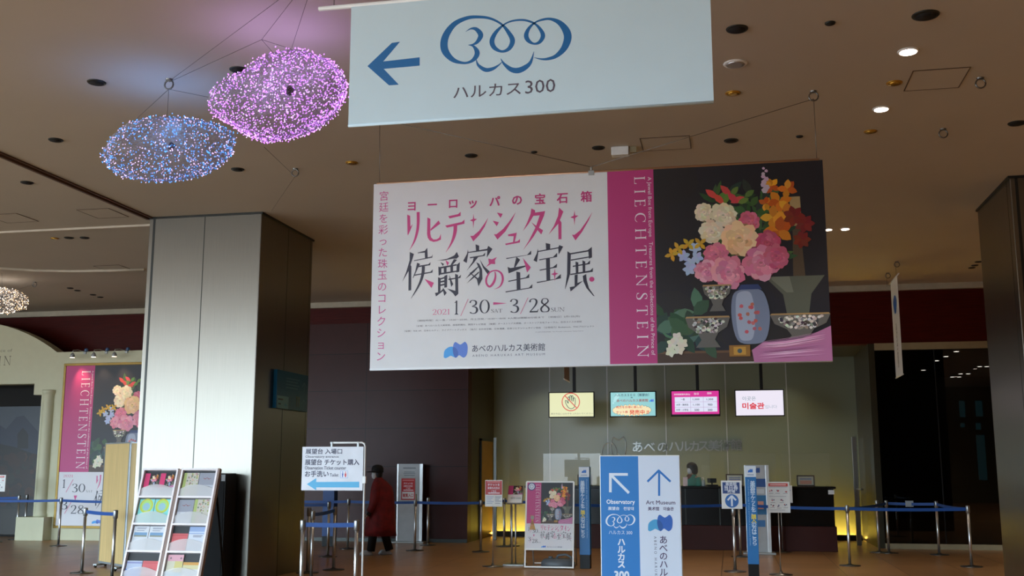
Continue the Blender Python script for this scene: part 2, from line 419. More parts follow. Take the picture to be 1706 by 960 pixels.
def _serif_glyph(ch):
    if ch == 'I': return _stem(.15), .34
    if ch == 'L': return _stem(.15) + [_bar(.15, .58, .018), _pol((.5, .03), (.58, 0), (.6, .24), (.575, .24))], .66
    if ch == 'E': return _stem(.15) + [_bar(.15, .56, .018), _bar(.15, .56, .982), _bar(.15, .46, .52), _pol((.48, .03), (.57, 0), (.59, .22), (.565, .22)), _pol((.48, .97), (.56, 1), (.57, .8), (.545, .8)), _pol((.44, .52), (.46, .42), (.48, .42), (.48, .62), (.46, .62))], .66
    if ch == 'H': return _stem(.15) + _stem(.75) + [_bar(.15, .75, .52)], .94
    if ch == 'T': return _stem(.38, hi=False) + [_bar(.03, .73, .982), _pol((.03, 1), (.1, .97), (.045, .78), (.02, .78)), _pol((.73, 1), (.66, .97), (.715, .78), (.74, .78))], .78
    if ch == 'N': return _stem(.15, .045) + _stem(.82, .045, lo=False) + [_pol((.06, 1), (.2, 1), (.85, 0), (.78, 0))], 1.0
    if ch == 'C': return [_rib([(.74, .78, .02), (.64, .94, .05), (.46, .985, .045), (.2, .84, .1), (.1, .5, .13), (.2, .16, .1), (.46, .015, .045), (.64, .06, .05), (.76, .22, .02)]), _pol((.73, .7), (.76, .7), (.76, 1), (.7, .9))], .86
    if ch == 'S': return [_rib([(.5, .8, .02), (.42, .94, .04), (.28, .98, .045), (.12, .86, .09), (.16, .65, .12), (.34, .5, .13), (.5, .32, .12), (.48, .1, .09), (.3, .015, .045), (.15, .05, .04), (.07, .22, .02)]), _pol((.49, .74), (.52, .74), (.52, 1), (.47, .9)), _pol((.05, .26), (.08, .26), (.1, .1), (.05, 0))], .62
    if ch == 'A': return [_pol((.08, 0), (.12, 0), (.38, .9), (.36, 1)), _pol((.36, 1), (.42, 1), (.72, 0), (.6, 0)), _bar(.2, .55, .34), _bar(0, .22, .014, .028), _bar(.5, .82, .014, .028)], .82
    if ch == 'U': return _stem(.15, y0=.3, lo=False) + _stem(.78, .045, y0=.3, lo=False) + [_rib([(.15, .32, .11), (.18, .14, .1), (.3, .03, .06), (.46, .015, .04), (.64, .05, .045), (.75, .16, .045), (.78, .32, .045)])], .94
    if ch == '0': return [_rib([(.31 + .25 * math.cos(a), .5 + .485 * math.sin(a), .035 + .08 * abs(math.cos(a)) ** 1.3) for a in [2 * math.pi * k / 16 for k in range(17)]], 3)], .66
    if ch == '1': return _stem(.2, hi=False, s=.15) + [_pol((.04, .86), (.05, .83), (.15, .86), (.255, 1), (.23, 1))], .42
    if ch == '2': return [_rib([(.09, .74, .11), (.12, .9, .07), (.28, .98, .045), (.45, .9, .1), (.48, .7, .12), (.36, .42, .08), (.09, .06, .05)]), _pol((.05, 0), (.55, 0), (.6, .22), (.57, .22), (.52, .1), (.08, .1))], .66
    if ch == '3': return [_rib([(.09, .8, .1), (.15, .94, .06), (.28, .98, .045), (.44, .88, .1), (.42, .66, .1), (.2, .53, .03)]), _rib([(.2, .53, .03), (.44, .46, .09), (.51, .26, .13), (.43, .06, .09), (.25, .015, .045), (.09, .1, .1)])], .64
    if ch == '8': return [_rib([(.3, .53, .07), (.14, .7, .1), (.18, .92, .06), (.32, .98, .04), (.47, .92, .06), (.5, .74, .08), (.3, .53, .09), (.1, .28, .11), (.14, .06, .08), (.32, .015, .04), (.52, .07, .08), (.54, .28, .1), (.3, .53, .07)])], .66
    return [], .4
_SF = {}
def serif_mesh(s, gap=1.0):
    if (s, gap) in _SF: return _SF[(s, gap)]
    V = []; Fa = []; x = 0
    for ch in s:
        parts, adv = _serif_glyph(ch)
        for j, (vs, fs) in enumerate(parts):
            k = len(V); V += [(px + x, py, j * 1.5e-5) for px, py in vs]; Fa += [tuple(i + k for i in f) for f in fs]
        x += adv + (gap - 1)
    _SF[(s, gap)] = (V, Fa)
    return _SF[(s, gap)]

# the museum mark, the cloud numeral and the exhibition title, in units of their own
MARK_R = [(547, 413), (568, 425), (585, 434), (603, 424), (621, 413), (638, 435), (642, 472), (635, 515), (614, 536), (595, 528), (578, 517), (562, 528), (548, 536), (533, 510), (527, 470), (533, 430)]
MARK_L = [(458, 520), (463, 480), (490, 455), (520, 448), (550, 460), (568, 490), (568, 520), (555, 535), (535, 530), (512, 520), (492, 530), (472, 538), (460, 532)]
MARK_X = [(527, 470), (532, 453), (552, 462), (568, 490), (566, 518), (548, 536), (533, 510)]
def mark(ink, box, cols=((60, 160, 235), (84, 124, 214), (58, 98, 186))):
    u0, v0, u1, v1 = box
    f = lambda p: (u0 + (p[0] - 458) / 184 * (u1 - u0), v1 - (p[1] - 412) / 126 * (v1 - v0))
    for shape, c in zip((MARK_L, MARK_R, MARK_X), cols): ink.poly([f(p) for p in smooth_line(shape, 4, True)], c)
CLOUD = [[(335, 258, 3), (385, 228, 16), (440, 232, 36), (485, 290, 50), (455, 355, 36), (410, 385, 18), (362, 390, 4)],
 [(362, 390, 4), (415, 405, 22), (450, 465, 50), (430, 520, 44), (380, 558, 28), (310, 570, 24), (210, 540, 45), (135, 460, 68), (118, 370, 74), (150, 270, 68), (230, 175, 52), (350, 120, 38), (460, 110, 30), (580, 125, 24), (690, 180, 20), (760, 260, 36), (803, 345, 48), (770, 425, 40), (695, 455, 24), (620, 415, 42), (598, 345, 48), (640, 260, 36), (720, 185, 16), (800, 150, 18), (890, 140, 20), (960, 150, 20), (1030, 180, 20), (1085, 240, 32), (1107, 300, 42), (1075, 360, 34), (1017, 378, 20), (960, 345, 38), (940, 290, 44), (970, 220, 30), (1030, 165, 16), (1100, 138, 22), (1180, 130, 26), (1270, 165, 46), (1335, 240, 68), (1355, 320, 74), (1320, 420, 62), (1240, 500, 40), (1150, 530, 26), (1080, 530, 14), (1018, 515, 3)],
 [(440, 530, 4), (460, 590, 24), (530, 638, 40), (600, 630, 34), (660, 595, 16), (700, 560, 6)],
 [(685, 525, 4), (720, 580, 24), (790, 635, 46), (860, 645, 56), (930, 615, 50), (985, 560, 30), (1018, 455, 3)]]
def cloud_mark(ink, f, s, c):
    for st in CLOUD: ink.ribbon([(*f(x, y), w * s) for x, y, w in st], c, n=5)
def _star(cx, cy, t, r, b, l, k=0.22):
    pts = [t, r, b, l]; out = []
    for i in range(4):
        p, q = pts[i], pts[(i + 1) % 4]; out.append(p); out.append((cx + ((p[0] + q[0]) / 2 - cx) * k * 1.6, cy + ((p[1] + q[1]) / 2 - cy) * k * 1.6))
    return out
PK, DKI = (206, 62, 132), (42, 40, 58)
def _T(x0, y0, s): return lambda p: (x0 + p[0] / s, y0 + p[1] / s)
_A, _B, _C, _D = _T(665, 330, 10.035), _T(825, 330, 10.035), _T(665, 405, 10.035), _T(825, 400, 9.6)
TITLE = []
def _tp(f, c, *polys):
    for p in polys: TITLE.append(('p', [f(q) for q in p], c))
def _tr(f, c, pts, s): TITLE.append(('r', [(*f(q[:2]), q[2] / s) for q in pts], c))
_tp(_A, PK, [(135, 278), (183, 298), (190, 480), (228, 432), (200, 510), (148, 628), (140, 600)],
    [(472, 325), (522, 350), (522, 600), (535, 660), (575, 695), (625, 692), (670, 665), (698, 600), (700, 695), (640, 722), (575, 735), (510, 712), (478, 665), (466, 600)],
    [(525, 520), (660, 375), (688, 430), (525, 550)], [(820, 305), (985, 270), (1028, 230), (1028, 300), (845, 342)],
    [(770, 462), (1050, 400), (1092, 360), (1092, 430), (800, 497)], _star(1242, 368, (1244, 262), (1302, 350), (1240, 510), (1183, 375)),
    [(1188, 635), (1240, 632), (1340, 545), (1430, 420), (1492, 325), (1430, 480), (1340, 620), (1240, 725)], [(1565, 380), (1668, 405), (1632, 472)])
_tr(_A, PK, [(318, 235, 50), (318, 420, 48), (302, 560, 44), (255, 720, 30), (175, 870, 3)], 10.035)
_tr(_A, PK, [(940, 450, 60), (935, 560, 58), (905, 680, 45), (855, 790, 25), (780, 908, 3)], 10.035)
_tp(_B, PK, [(28, 243), (125, 265), (90, 335)], [(-22, 605), (20, 607), (130, 520), (230, 400), (345, 235), (280, 380), (170, 560), (38, 695)],
    [(210, 612), (360, 580), (352, 630), (325, 735), (298, 740), (310, 640), (222, 638)], [(165, 765), (375, 722), (415, 685), (412, 745), (180, 788)],
    [(605, 175), (665, 205), (668, 245), (835, 218), (815, 300), (735, 490), (640, 650), (465, 875), (560, 720), (680, 480), (745, 290), (640, 298), (560, 430), (465, 555), (530, 420), (590, 270)],
    [(605, 405), (690, 470), (800, 540), (770, 610), (690, 515)], [(1068, 160), (1140, 228), (1082, 370), (1108, 410), (1108, 690), (1058, 692), (1055, 430), (890, 615), (980, 470), (1050, 300)],
    _star(1325, 312, (1326, 205), (1392, 297), (1326, 460), (1255, 325)), [(1283, 615), (1325, 617), (1420, 540), (1520, 400), (1625, 235), (1560, 380), (1450, 570), (1342, 710)])
_tp(_C, DKI, [(178, 150), (248, 185), (190, 370), (205, 390), (202, 790), (155, 795), (158, 470), (52, 650), (120, 480), (175, 290)],
    [(310, 160), (430, 130), (470, 80), (478, 240), (545, 225), (562, 185), (555, 245), (250, 303), (248, 290), (432, 252), (428, 160), (312, 172)],
    [(300, 330), (350, 350), (320, 410), (235, 590), (228, 580), (270, 470)], [(325, 380), (490, 355), (525, 318), (520, 370), (325, 405)], [(262, 528), (525, 480), (562, 440), (558, 495), (255, 548)],
    [(630, 295), (800, 265), (920, 210), (965, 148), (1000, 228), (960, 262), (900, 262), (760, 290)], [(690, 320), (750, 350), (730, 385)], [(915, 270), (970, 280), (890, 370), (855, 375)],
    [(655, 395), (705, 410), (705, 520), (660, 550)], [(680, 403), (960, 353), (960, 377), (690, 430)], [(962, 365), (1015, 320), (1005, 480), (958, 495)], [(690, 503), (980, 458), (980, 480), (690, 530)],
    [(745, 395), (792, 390), (792, 500), (748, 508)], [(855, 375), (902, 370), (902, 480), (858, 488)],
    [(650, 572), (695, 588), (690, 810), (740, 760), (740, 800), (615, 895), (600, 835), (650, 825)], [(755, 550), (805, 530), (800, 740), (755, 750)],
    [(690, 588), (760, 566), (760, 592), (690, 614)], [(690, 638), (760, 622), (760, 652), (690, 664)], [(690, 693), (760, 677), (760, 707), (690, 720)], [(730, 740), (795, 835), (755, 885), (735, 800)],
    [(935, 515), (985, 535), (990, 850), (940, 895), (900, 840), (800, 760), (940, 800)], [(825, 598), (990, 573), (1035, 530), (1025, 585), (825, 622)], [(835, 530), (905, 690), (870, 735), (850, 640)],
    [(1278, 22), (1338, 45), (1338, 125), (1285, 130)], [(1145, 153), (1470, 98), (1490, 48), (1560, 100), (1465, 245), (1475, 125), (1150, 167)], [(1150, 110), (1158, 160), (1130, 335), (1070, 300), (1135, 180)],
    [(1180, 238), (1400, 203), (1440, 160), (1432, 215), (1185, 258)], [(1250, 235), (1330, 225), (1240, 340), (1125, 470), (1230, 310)],
    [(1290, 320), (1340, 350), (1385, 440), (1392, 600), (1325, 725), (1300, 610), (1340, 560), (1345, 450), (1310, 370)],
    [(1325, 405), (1250, 490), (1105, 605), (1120, 588), (1200, 490), (1320, 390)], [(1335, 500), (1240, 590), (1125, 680), (1240, 555), (1335, 475)], [(1180, 490), (1345, 610), (1335, 640), (1180, 505)],
    [(1345, 270), (1420, 390), (1530, 490), (1485, 535), (1400, 410)])
_tr(_C, DKI, [(405, 390, 50), (398, 500, 48), (360, 640, 40), (290, 780, 25), (198, 930, 3)], 10.035)
_tp(_C, PK, [(425, 600), (580, 665), (540, 755)], [(775, 285), (835, 330), (805, 385)], [(1490, 260), (1550, 275), (1635, 235), (1600, 290), (1605, 355), (1540, 350), (1445, 405), (1500, 345)])
_tr(_C, PK, [(1600, 480, 14), (1610, 560, 30), (1580, 660, 40), (1515, 730, 34), (1462, 680, 30), (1460, 590, 32), (1520, 490, 22), (1620, 460, 22), (1700, 500, 30), (1730, 570, 36), (1725, 650, 34), (1680, 730, 20), (1590, 775, 3)], 10.035)
_tp(_D, DKI, [(175, 290), (510, 238), (575, 170), (575, 232), (178, 305)], [(340, 270), (400, 315), (320, 440), (300, 435)], [(198, 430), (245, 450), (480, 408), (490, 425), (215, 535)],
    [(338, 505), (400, 520), (405, 790), (345, 800)], [(210, 653), (490, 598), (545, 540), (545, 605), (210, 670)], [(165, 823), (540, 763), (595, 705), (592, 768), (168, 840)],
    [(808, 48), (880, 65), (880, 140), (815, 155)], [(685, 176), (1010, 116), (1025, 82), (1088, 105), (1015, 235), (1010, 135), (690, 192)], [(682, 140), (690, 190), (668, 355), (612, 325), (665, 215)],
    [(705, 310), (925, 272), (992, 205), (990, 272), (705, 327)], [(812, 300), (875, 290), (880, 640), (820, 650)], [(712, 476), (925, 433), (990, 380), (985, 440), (712, 492)], [(665, 673), (960, 623), (1050, 545), (1050, 615), (668, 690)],
    [(1155, 180), (1210, 215), (1200, 540), (1120, 790), (1118, 775), (1150, 540)], [(1205, 210), (1480, 163), (1545, 110), (1548, 280), (1500, 300), (1490, 185), (1210, 232)], [(1210, 313), (1500, 263), (1500, 282), (1210, 332)],
    [(1285, 345), (1330, 360), (1330, 530), (1290, 535)], [(1395, 325), (1440, 345), (1440, 505), (1400, 512)], [(1240, 413), (1470, 373), (1520, 325), (1515, 385), (1240, 432)], [(1200, 543), (1520, 488), (1565, 445), (1560, 510), (1200, 562)],
    [(1270, 560), (1320, 550), (1315, 690), (1410, 650), (1205, 825), (1192, 755), (1270, 740)], [(1400, 575), (1455, 545), (1465, 650), (1500, 770), (1590, 900), (1570, 895), (1460, 770), (1410, 660)])
_tp(_D, PK, [(440, 285), (570, 440), (510, 520), (480, 400)], _star(952, 540, (952, 455), (1010, 535), (955, 665), (892, 548)), [(1545 + 42 * math.cos(k * .4189), 628 + 40 * math.sin(k * .4189)) for k in range(15)])
def title(ink, f, s=None):
    for kind, pts, c in TITLE:
        if kind == 'p': ink.poly([f(*p) for p in pts], c)
        else:
            a, b = f(pts[0][0], pts[0][1]), f(pts[0][0] + 1, pts[0][1]); k = math.hypot(b[0] - a[0], b[1] - a[1])
            ink.ribbon([(*f(x, y), w * k) for x, y, w in pts], c)
def title_in(ink, box):
    """the title fitted to a box (u0, v0, u1, v1); undoes the slope it has in the picture"""
    u0, v0, u1, v1 = box
    def f(px, py):
        x = (px - 670) / (992 - 670); y = (py - (360 - 0.055 * (px - 670))) / 150.0
        return (u0 + x * (u1 - u0), v1 - (y + 0.02) * (v1 - v0))
    title(ink, f)

# a plain bunch-of-flowers picture, the stand-in for the painting on the posters
def bouquet(ink, u0, v0, u1, v1, seed=3, detail=1.0):
    rnd = random.Random(seed); W, Hh = u1 - u0, v1 - v0; S = min(W, Hh)
    X = lambda x: u0 + x * W
    Y = lambda y: v0 + y * Hh
    def jit(c, k): return tuple(max(0, min(255, v + rnd.uniform(-k, k))) for v in c)
    def blob(x, y, r, c, n=9, ry=1.0, k=.12):
        a0 = rnd.random() * 6.28
        pts = [(min(max(X(x) + r * S * (1 + rnd.uniform(-k, k)) * math.cos(a0 + 6.283 * i / n), u0), u1), min(max(Y(y) + ry * r * S * (1 + rnd.uniform(-k, k)) * math.sin(a0 + 6.283 * i / n), v0), v1)) for i in range(n)]
        ink.raw(pts, [tuple(range(n))], c)
    def leaf(x, y, ang, ln, wd, c):
        p = []
        for t, w in ((0, 0), (.25, .8), (.55, 1), (.8, .6), (1, 0), (.8, -.6), (.55, -1), (.25, -.8)):
            p.append((min(max(X(x) + S * (ln * t * math.cos(ang) - wd * w * math.sin(ang)), u0), u1), min(max(Y(y) + S * (ln * t * math.sin(ang) + wd * w * math.cos(ang)), v0), v1)))
        ink.raw(p, [tuple(range(8))], c)
    def rose(x, y, r, c, hi):
        blob(x, y, r, jit(tuple(v * .72 for v in c), 6), 14)
        for ring, (rr, pr, n) in enumerate(((.72, .40, 9), (.5, .34, 7), (.28, .28, 5), (.08, .2, 3))):
            for i in range(n):
                a = 6.283 * (i + rnd.random() * .5) / n; t = .35 + .5 * rnd.random()
                col = jit(tuple(cc * (1 - t) + h * t for cc, h in zip(c, hi)), 8)
                blob(x + r * rr * math.cos(a) * S / W, y + r * rr * math.sin(a) * S / Hh, r * pr, col, 8, .75 + .4 * rnd.random())
                if detail > .6 and rr < .6: blob(x + r * rr * 1.02 * math.cos(a + .3) * S / W, y + r * rr * 1.02 * math.sin(a + .3) * S / Hh, r * pr * .5, jit(tuple(min(255, v * 1.08) for v in col), 6), 7, .5)
            if detail > .6: blob(x + r * (rr - .08) * math.cos(a) * S / W, y + r * (rr - .1) * math.sin(a) * S / Hh, r * pr * .55, jit(tuple(v * .86 for v in col), 8), 7, .7)
    ink.rect(u0, v0, u1, v1, (30, 28, 36))
    for i in range(int(26 * detail)): blob(rnd.uniform(.05, .95), rnd.uniform(.1, .95), rnd.uniform(.08, .2), jit(rnd.choice(((31, 29, 38), (33, 30, 36), (28, 27, 34), (35, 31, 33))), 1), 14)
    ink.rect(u0, v0, u1, Y(.055), (70, 48, 34)); ink.rect(u0, Y(.05), u1, Y(.062), (104, 74, 48))
    # candlestick and stone bowl behind
    ink.poly([(X(.80), Y(.82)), (X(.86), Y(.82)), (X(.865), Y(.66)), (X(.80), Y(.66))], (176, 150, 104))
    ink.poly([(X(.81), Y(.66)), (X(.855), Y(.66)), (X(.875), Y(.36)), (X(.80), Y(.36))], (84, 68, 50))
    ink.poly([(X(.64), Y(.42)), (X(.98), Y(.42)), (X(.9), Y(.33)), (X(.88), Y(.22)), (X(.76), Y(.22)), (X(.74), Y(.33))], (92, 94, 80))
    ink.poly([(X(.66), Y(.42)), (X(.78), Y(.42)), (X(.8), Y(.34)), (X(.76), Y(.34))], (118, 120, 104))
    for i in range(int(130 * detail)):
        a = rnd.uniform(.2, 2.9); leaf(.54 + rnd.uniform(-.2, .2), .66 + rnd.uniform(-.16, .18), a + rnd.uniform(-.8, .8), rnd.uniform(.06, .13), rnd.uniform(.012, .024), jit(rnd.choice(((44, 74, 40), (58, 92, 46), (74, 104, 58), (38, 60, 44))), 8))
    for i in range(int(34 * detail)): leaf(.14 + rnd.uniform(-.1, .14), .16 + rnd.uniform(-.05, .1), rnd.uniform(0, 6.28), rnd.uniform(.07, .16), rnd.uniform(.02, .045), jit(rnd.choice(((40, 70, 44), (58, 90, 54), (84, 116, 96), (34, 62, 60))), 8))
    for x, y, r in ((.70, .88, .035), (.74, .8, .05), (.78, .73, .05), (.70, .72, .05), (.73, .65, .06), (.79, .86, .04), (.66, .79, .03)):
        for k in range(5): leaf(x, y, 6.283 * k / 5 + rnd.random(), r * 1.5, r * .5, jit(rnd.choice(((214, 130, 30), (232, 160, 44), (190, 92, 26))), 10))
    for x, y in ((.38, .83), (.46, .84), (.54, .83), (.42, .8), (.5, .8)):
        leaf(x, y, rnd.uniform(2.2, 3.6), .09, .02, jit((204, 70, 66), 12)); leaf(x, y, rnd.uniform(.2, 1.6), .07, .018, jit((96, 130, 62), 10))
    for k in range(9): blob(.66 + .012 * math.sin(k * 2), .86 + .014 * k, .02 - .0014 * k, jit((208, 178, 200), 10), 6)
    for x, y, r in ((.82, .72, .06), (.88, .68, .055), (.86, .6, .05)):
        for k in range(7): leaf(x, y, 6.283 * k / 7, r * 1.1, r * .35, jit((124, 36, 30), 10))
    cream, creamh = (212, 190, 150), (246, 236, 212); pk, pkh = (196, 84, 120), (244, 180, 194); pe, peh = (222, 166, 112), (250, 218, 176)
    rose(.30, .76, .055, cream, creamh); rose(.41, .74, .075, cream, creamh); rose(.34, .66, .07, cream, creamh)
    rose(.56, .7, .06, (184, 60, 96), (226, 130, 150)); rose(.66, .59, .075, (170, 50, 84), (214, 110, 136))
    rose(.50, .62, .10, pe, peh)
    rose(.36, .54, .07, pk, (236, 140, 160)); rose(.30, .46, .065, pk, pkh); rose(.43, .45, .095, pk, pkh); rose(.62, .49, .10, pk, pkh); rose(.71, .52, .07, (178, 60, 92), (220, 120, 146))
    for x, y in ((.17, .54), (.21, .5), (.25, .53), (.2, .47), (.24, .58)):
        for k in range(5): leaf(x, y, 6.283 * k / 5 + x * 9, .04, .014, jit((176, 190, 226), 8))
    for x, y in ((.14, .58), (.2, .6), (.27, .6), (.1, .55)):
        for k in range(4): leaf(x, y, 6.283 * k / 4 + y * 9, .045, .012, jit((208, 164, 48), 10))
    # blue-grey jar
    jar = smooth_line([(.45, .33), (.44, .22), (.47, .11), (.55, .09), (.63, .11), (.66, .22), (.64, .32), (.6, .36), (.5, .36)], 4, True)
    ink.poly([(X(x), Y(y)) for x, y in jar], (122, 132, 156)); ink.poly([(X(.47 + (x - .45) * .5), Y(y * .9 + .025)) for x, y in jar], (166, 174, 194))
    ink.poly([(X(.48), Y(.36)), (X(.62), Y(.36)), (X(.6), Y(.385)), (X(.5), Y(.385))], (50, 64, 110))
    for i in range(int(12 * detail)): blob(rnd.uniform(.48, .61), rnd.uniform(.14, .3), .012, jit((196, 96, 96), 16), 6)
    # silver bowls
    for cx, cy, w, h in ((.30, .14, .13, .14), (.36, .31, .085, .12), (.83, .15, .17, .13)):
        p = [(-1, 1), (1, 1), (.86, .45), (.45, .1), (.3, -.3), (.55, -.75), (-.55, -.75), (-.3, -.3), (-.45, .1), (-.86, .45)]
        ink.poly([(min(X(cx + a * w), u1), Y(max(.03, cy + b * h * .6))) for a, b in p], (104, 100, 94))
        for i in range(int(70 * detail)):
            a, b = rnd.uniform(-.8, .8), rnd.uniform(.15, .95)
            blob(min(.99, cx + a * w * (.5 + .5 * b)), cy + b * h * .6, .011, jit(rnd.choice(((196, 192, 180), (60, 56, 54), (150, 142, 130), (226, 222, 210))), 14), 6, .8)
        ink.poly([(X(cx - w), Y(cy + h * .6)), (min(X(cx + w), u1), Y(cy + h * .6)), (min(X(cx + w * .95), u1), Y(cy + h * .66)), (X(cx - w * .95), Y(cy + h * .66))], (176, 140, 90))
    for x, y in ((.12, .13), (.09, .1), (.15, .1), (.13, .07), (.08, .06)):
        for k in range(5): leaf(x, y, 6.283 * k / 5 + x * 30, .035, .014, jit((226, 222, 200), 8))
    # gold clasp and rose satin cloth
    ink.rect(X(.42), Y(.03), X(.54), Y(.085), (150, 104, 40)); ink.rect(X(.445), Y(.038), X(.515), Y(.077), (196, 146, 58)); ink.disc(X(.48), Y(.057), .014 * S, (70, 90, 96), 10)
    ink.poly([(X(.56), Y(.0)), (X(.55), Y(.06)), (X(.62), Y(.1)), (X(.8), Y(.1)), (X(.92), Y(.14)), (u1, Y(.17)), (u1, Y(.0))], (188, 116, 160))
    for i in range(int(26 * detail)):
        t = rnd.random(); y = .012 + .1 * t
        ink.poly([(X(.58 + .02 * t), Y(y)), (X(.74), Y(y + .015 * rnd.random())), (X(.97), Y(min(.15, y * 1.35 + .01))), (X(.74), Y(y + .012))], jit(rnd.choice(((222, 160, 196), (150, 82, 126), (236, 190, 214), (170, 96, 140))), 8))

# ================================================================== the hall
XL, XR = -26.0, 13.0
RX0, RX1, RY, RZ = -5.5, 2.77, 25.0, 4.02      # recess of the ticket counter
struct('floor', MB().box((XL, FRONTY, -.1), (XR, 36, 0)), M_FLOOR)
struct('ceiling', MB().box((XL, FRONTY, CEIL), (XR, BACKY + .3, CEIL + .2)), M_CEIL)
struct('wall_left', MB().box((XL - .2, 9.0, 0), (XL, BACKY, CEIL)), M_BEIGE)
struct('wall_right', MB().box((XR, FRONTY, 0), (XR + .2, BACKY, CEIL)), M_BEIGE)
fr = MB()
fr.box((WIN0, FRONTY - .15, 0), (WIN1, FRONTY, .12)).box((WIN0, FRONTY - .15, 5.05), (WIN1, FRONTY, CEIL)).box((WIN0, FRONTY - .12, 2.6), (WIN1, FRONTY - .02, 2.7))
for i in range(12): fr.box((WIN0 + i * 1.9 - .05, FRONTY - .2, 0), (WIN0 + i * 1.9 + .05, FRONTY, CEIL))
struct('wall_front', MB().box((WIN1, FRONTY - .2, 0), (XR, FRONTY, CEIL)), M_BEIGE)
struct('window_front', fr, M_GREYMET)
fl = MB(); fl.box((XL - .15, FRONTY, 0), (XL, 9, .12)).box((XL - .15, FRONTY, 5.05), (XL, 9, CEIL)).box((XL - .12, FRONTY, 2.6), (XL - .02, 9, 2.7))
for i in range(9): fl.box((XL - .2, FRONTY + i * 2 - .05, 0), (XL, FRONTY + i * 2 + .05, CEIL))
struct('window_left', fl, M_GREYMET)  # unseen glazing added to bring neutral daylight to the left ceiling
# far wall: red wood band, purple stone, recess, tinted glazing
struct('wall_back', MB().box((XL, BACKY, 0), (-10.9, BACKY + .3, 5.08)).box((-10.9, BACKY, 4.72), (RX0, BACKY + .3, 5.08)).box((RX0, BACKY, RZ), (XR, BACKY + .3, 5.08)), M_REDWOOD)
struct('wall_stone', MB().box((-10.9, BACKY - .02, 0), (RX0, BACKY + .3, 4.72)), M_PURPLE)
struct('trim_cornice', MB().box((XL, BACKY - .10, 5.08), (XR, BACKY + .3, CEIL)), mat('pale cornice', (176, 168, 148), 0.6))
struct('baseboard_back', MB().box((-10.9, BACKY - .05, 0), (RX0, BACKY - .02, .07)), M_STEELTRIM)
struct('wall_recess', MB().box((RX0 - .2, RY, 0), (RX1 + .2, RY + .1, RZ)), M_FROST)
struct('ceiling_recess', MB().box((RX0, BACKY + .3, RZ), (RX1, RY + .1, RZ + .2)), M_BRONZE)
struct('wall_recess_left', MB().box((RX0 - .2, BACKY + .3, 0), (RX0, RY, RZ)), M_BRONZE)
struct('wall_recess_right', MB().box((RX1, BACKY, 0), (RX1 + .12, RY, RZ)), M_BRONZE)
sm = MB()
for px in (916, 1012, 1109, 1210, 1312):
    x = on_y(px, 690, RY).x; sm.box((x - .012, RY - .012, .06), (x + .012, RY, RZ))
struct('trim_panel_seams', sm, M_GREYMET)
struct('trim_glazing_head', MB().box((RX1 + .12, BACKY - .04, 3.88), (XR, BACKY + .1, RZ)), M_BEIGE)
struct('trim_glazing_base', MB().box((RX1 + .12, BACKY - .06, 0), (XR, BACKY + .1, .10)), M_BEIGE)
gl = MB(); gl.box((RX1 + .12, BACKY, .10), (XR, BACKY + .02, 3.88))
w1 = struct('window_1', gl, M_DGLASS)
mu = MB()
for x in (4.02, 5.6, 7.2, 8.8): mu.box((x - .008, BACKY - .012, .1), (x + .008, BACKY + .03, 3.88))
mu.build('glazing_joint', M_BLACK, w1)
# the unlit gallery corridor beyond the tinted glazing
M_CORR = mat('charcoal wall', (46, 44, 42), 0.6)
struct('wall_corridor', MB().box((RX1 + .12, 35, 0), (XR, 35.2, CEIL)).box((RX1 + .12, RY + .1, 0), (RX1 + .3, 35, CEIL)).box((XR, BACKY, 0), (XR + .2, 35, CEIL)), M_CORR)
CORR_LAMPS = []
struct('ceiling_corridor', MB().box((RX1 + .12, BACKY + .3, 4.3), (XR, 35.2, 4.5)), M_CORR)
for x, y in ((622, 799), (703, 741), (760, 715), (824, 684), (968, 777), (1012, 777), (800, 841), (842, 841), (850, 822), (897, 822)): CORR_LAMPS.append(on_z(1370 + x / 3.693, 400 + y / 3.693, 4.295))
CORR_LAMPS.sort(key=lambda p: p.x / p.y)
M_SLIT = mat('daylit window slit', (70, 110, 120), 0.4, emit=(60, 130, 140), emit_s=0.22)
for i, (px0, px1, py0, py1) in enumerate(((1600, 1607, 668, 695), (1627, 1636, 668, 694), (1627, 1634, 705, 716), (1632, 1640, 725, 800), (1601, 1607, 705, 712))):
    a = on_y(px0, py1, 34.9); b = on_y(px1, py0, 34.9)
    struct('window_%d' % (i + 2), MB().box((a.x, 34.9, a.z), (b.x, 34.98, b.z)), M_SLIT)
# steel clad pillars
def pillar(x0, x1, y0, y1):
    p = struct('pillar', MB().box((x0, y0, 0), (x1, y1, CEIL - .02), .012), M_STEEL)
    s = MB(); xm = (x0 + x1) / 2; ym = (y0 + y1) / 2
    s.box((xm - .006, y0 - .002, 0), (xm + .006, y0 + .01, CEIL - .03)); s.box((x0 + .06, y0 - .003, 0), (x0 + .095, y0 + .01, CEIL - .03))
    s.box((x1 - .01, ym - .006, 0), (x1 + .002, ym + .006, CEIL - .03)); s.box((x0 - .002, y0 + .16, 0), (x0 + .01, y0 + .175, CEIL - .03)); s.box((x1 - .01, y1 - .09, 0), (x1 + .002, y1 - .08, CEIL - .03))
    s.box((x0 - .02, y0 - .02, CEIL - .03), (x1 + .02, y1 + .02, CEIL - .001))
    s.build('panel_joint', M_STEELTRIM, p)
    return p
PLX0, PLX1, PLY = -8.30, -6.53, 14.05
pillar(PLX0, PLX1, PLY, PLY + 1.95)
pillar(3.57, 5.40, 14.13, 15.95)
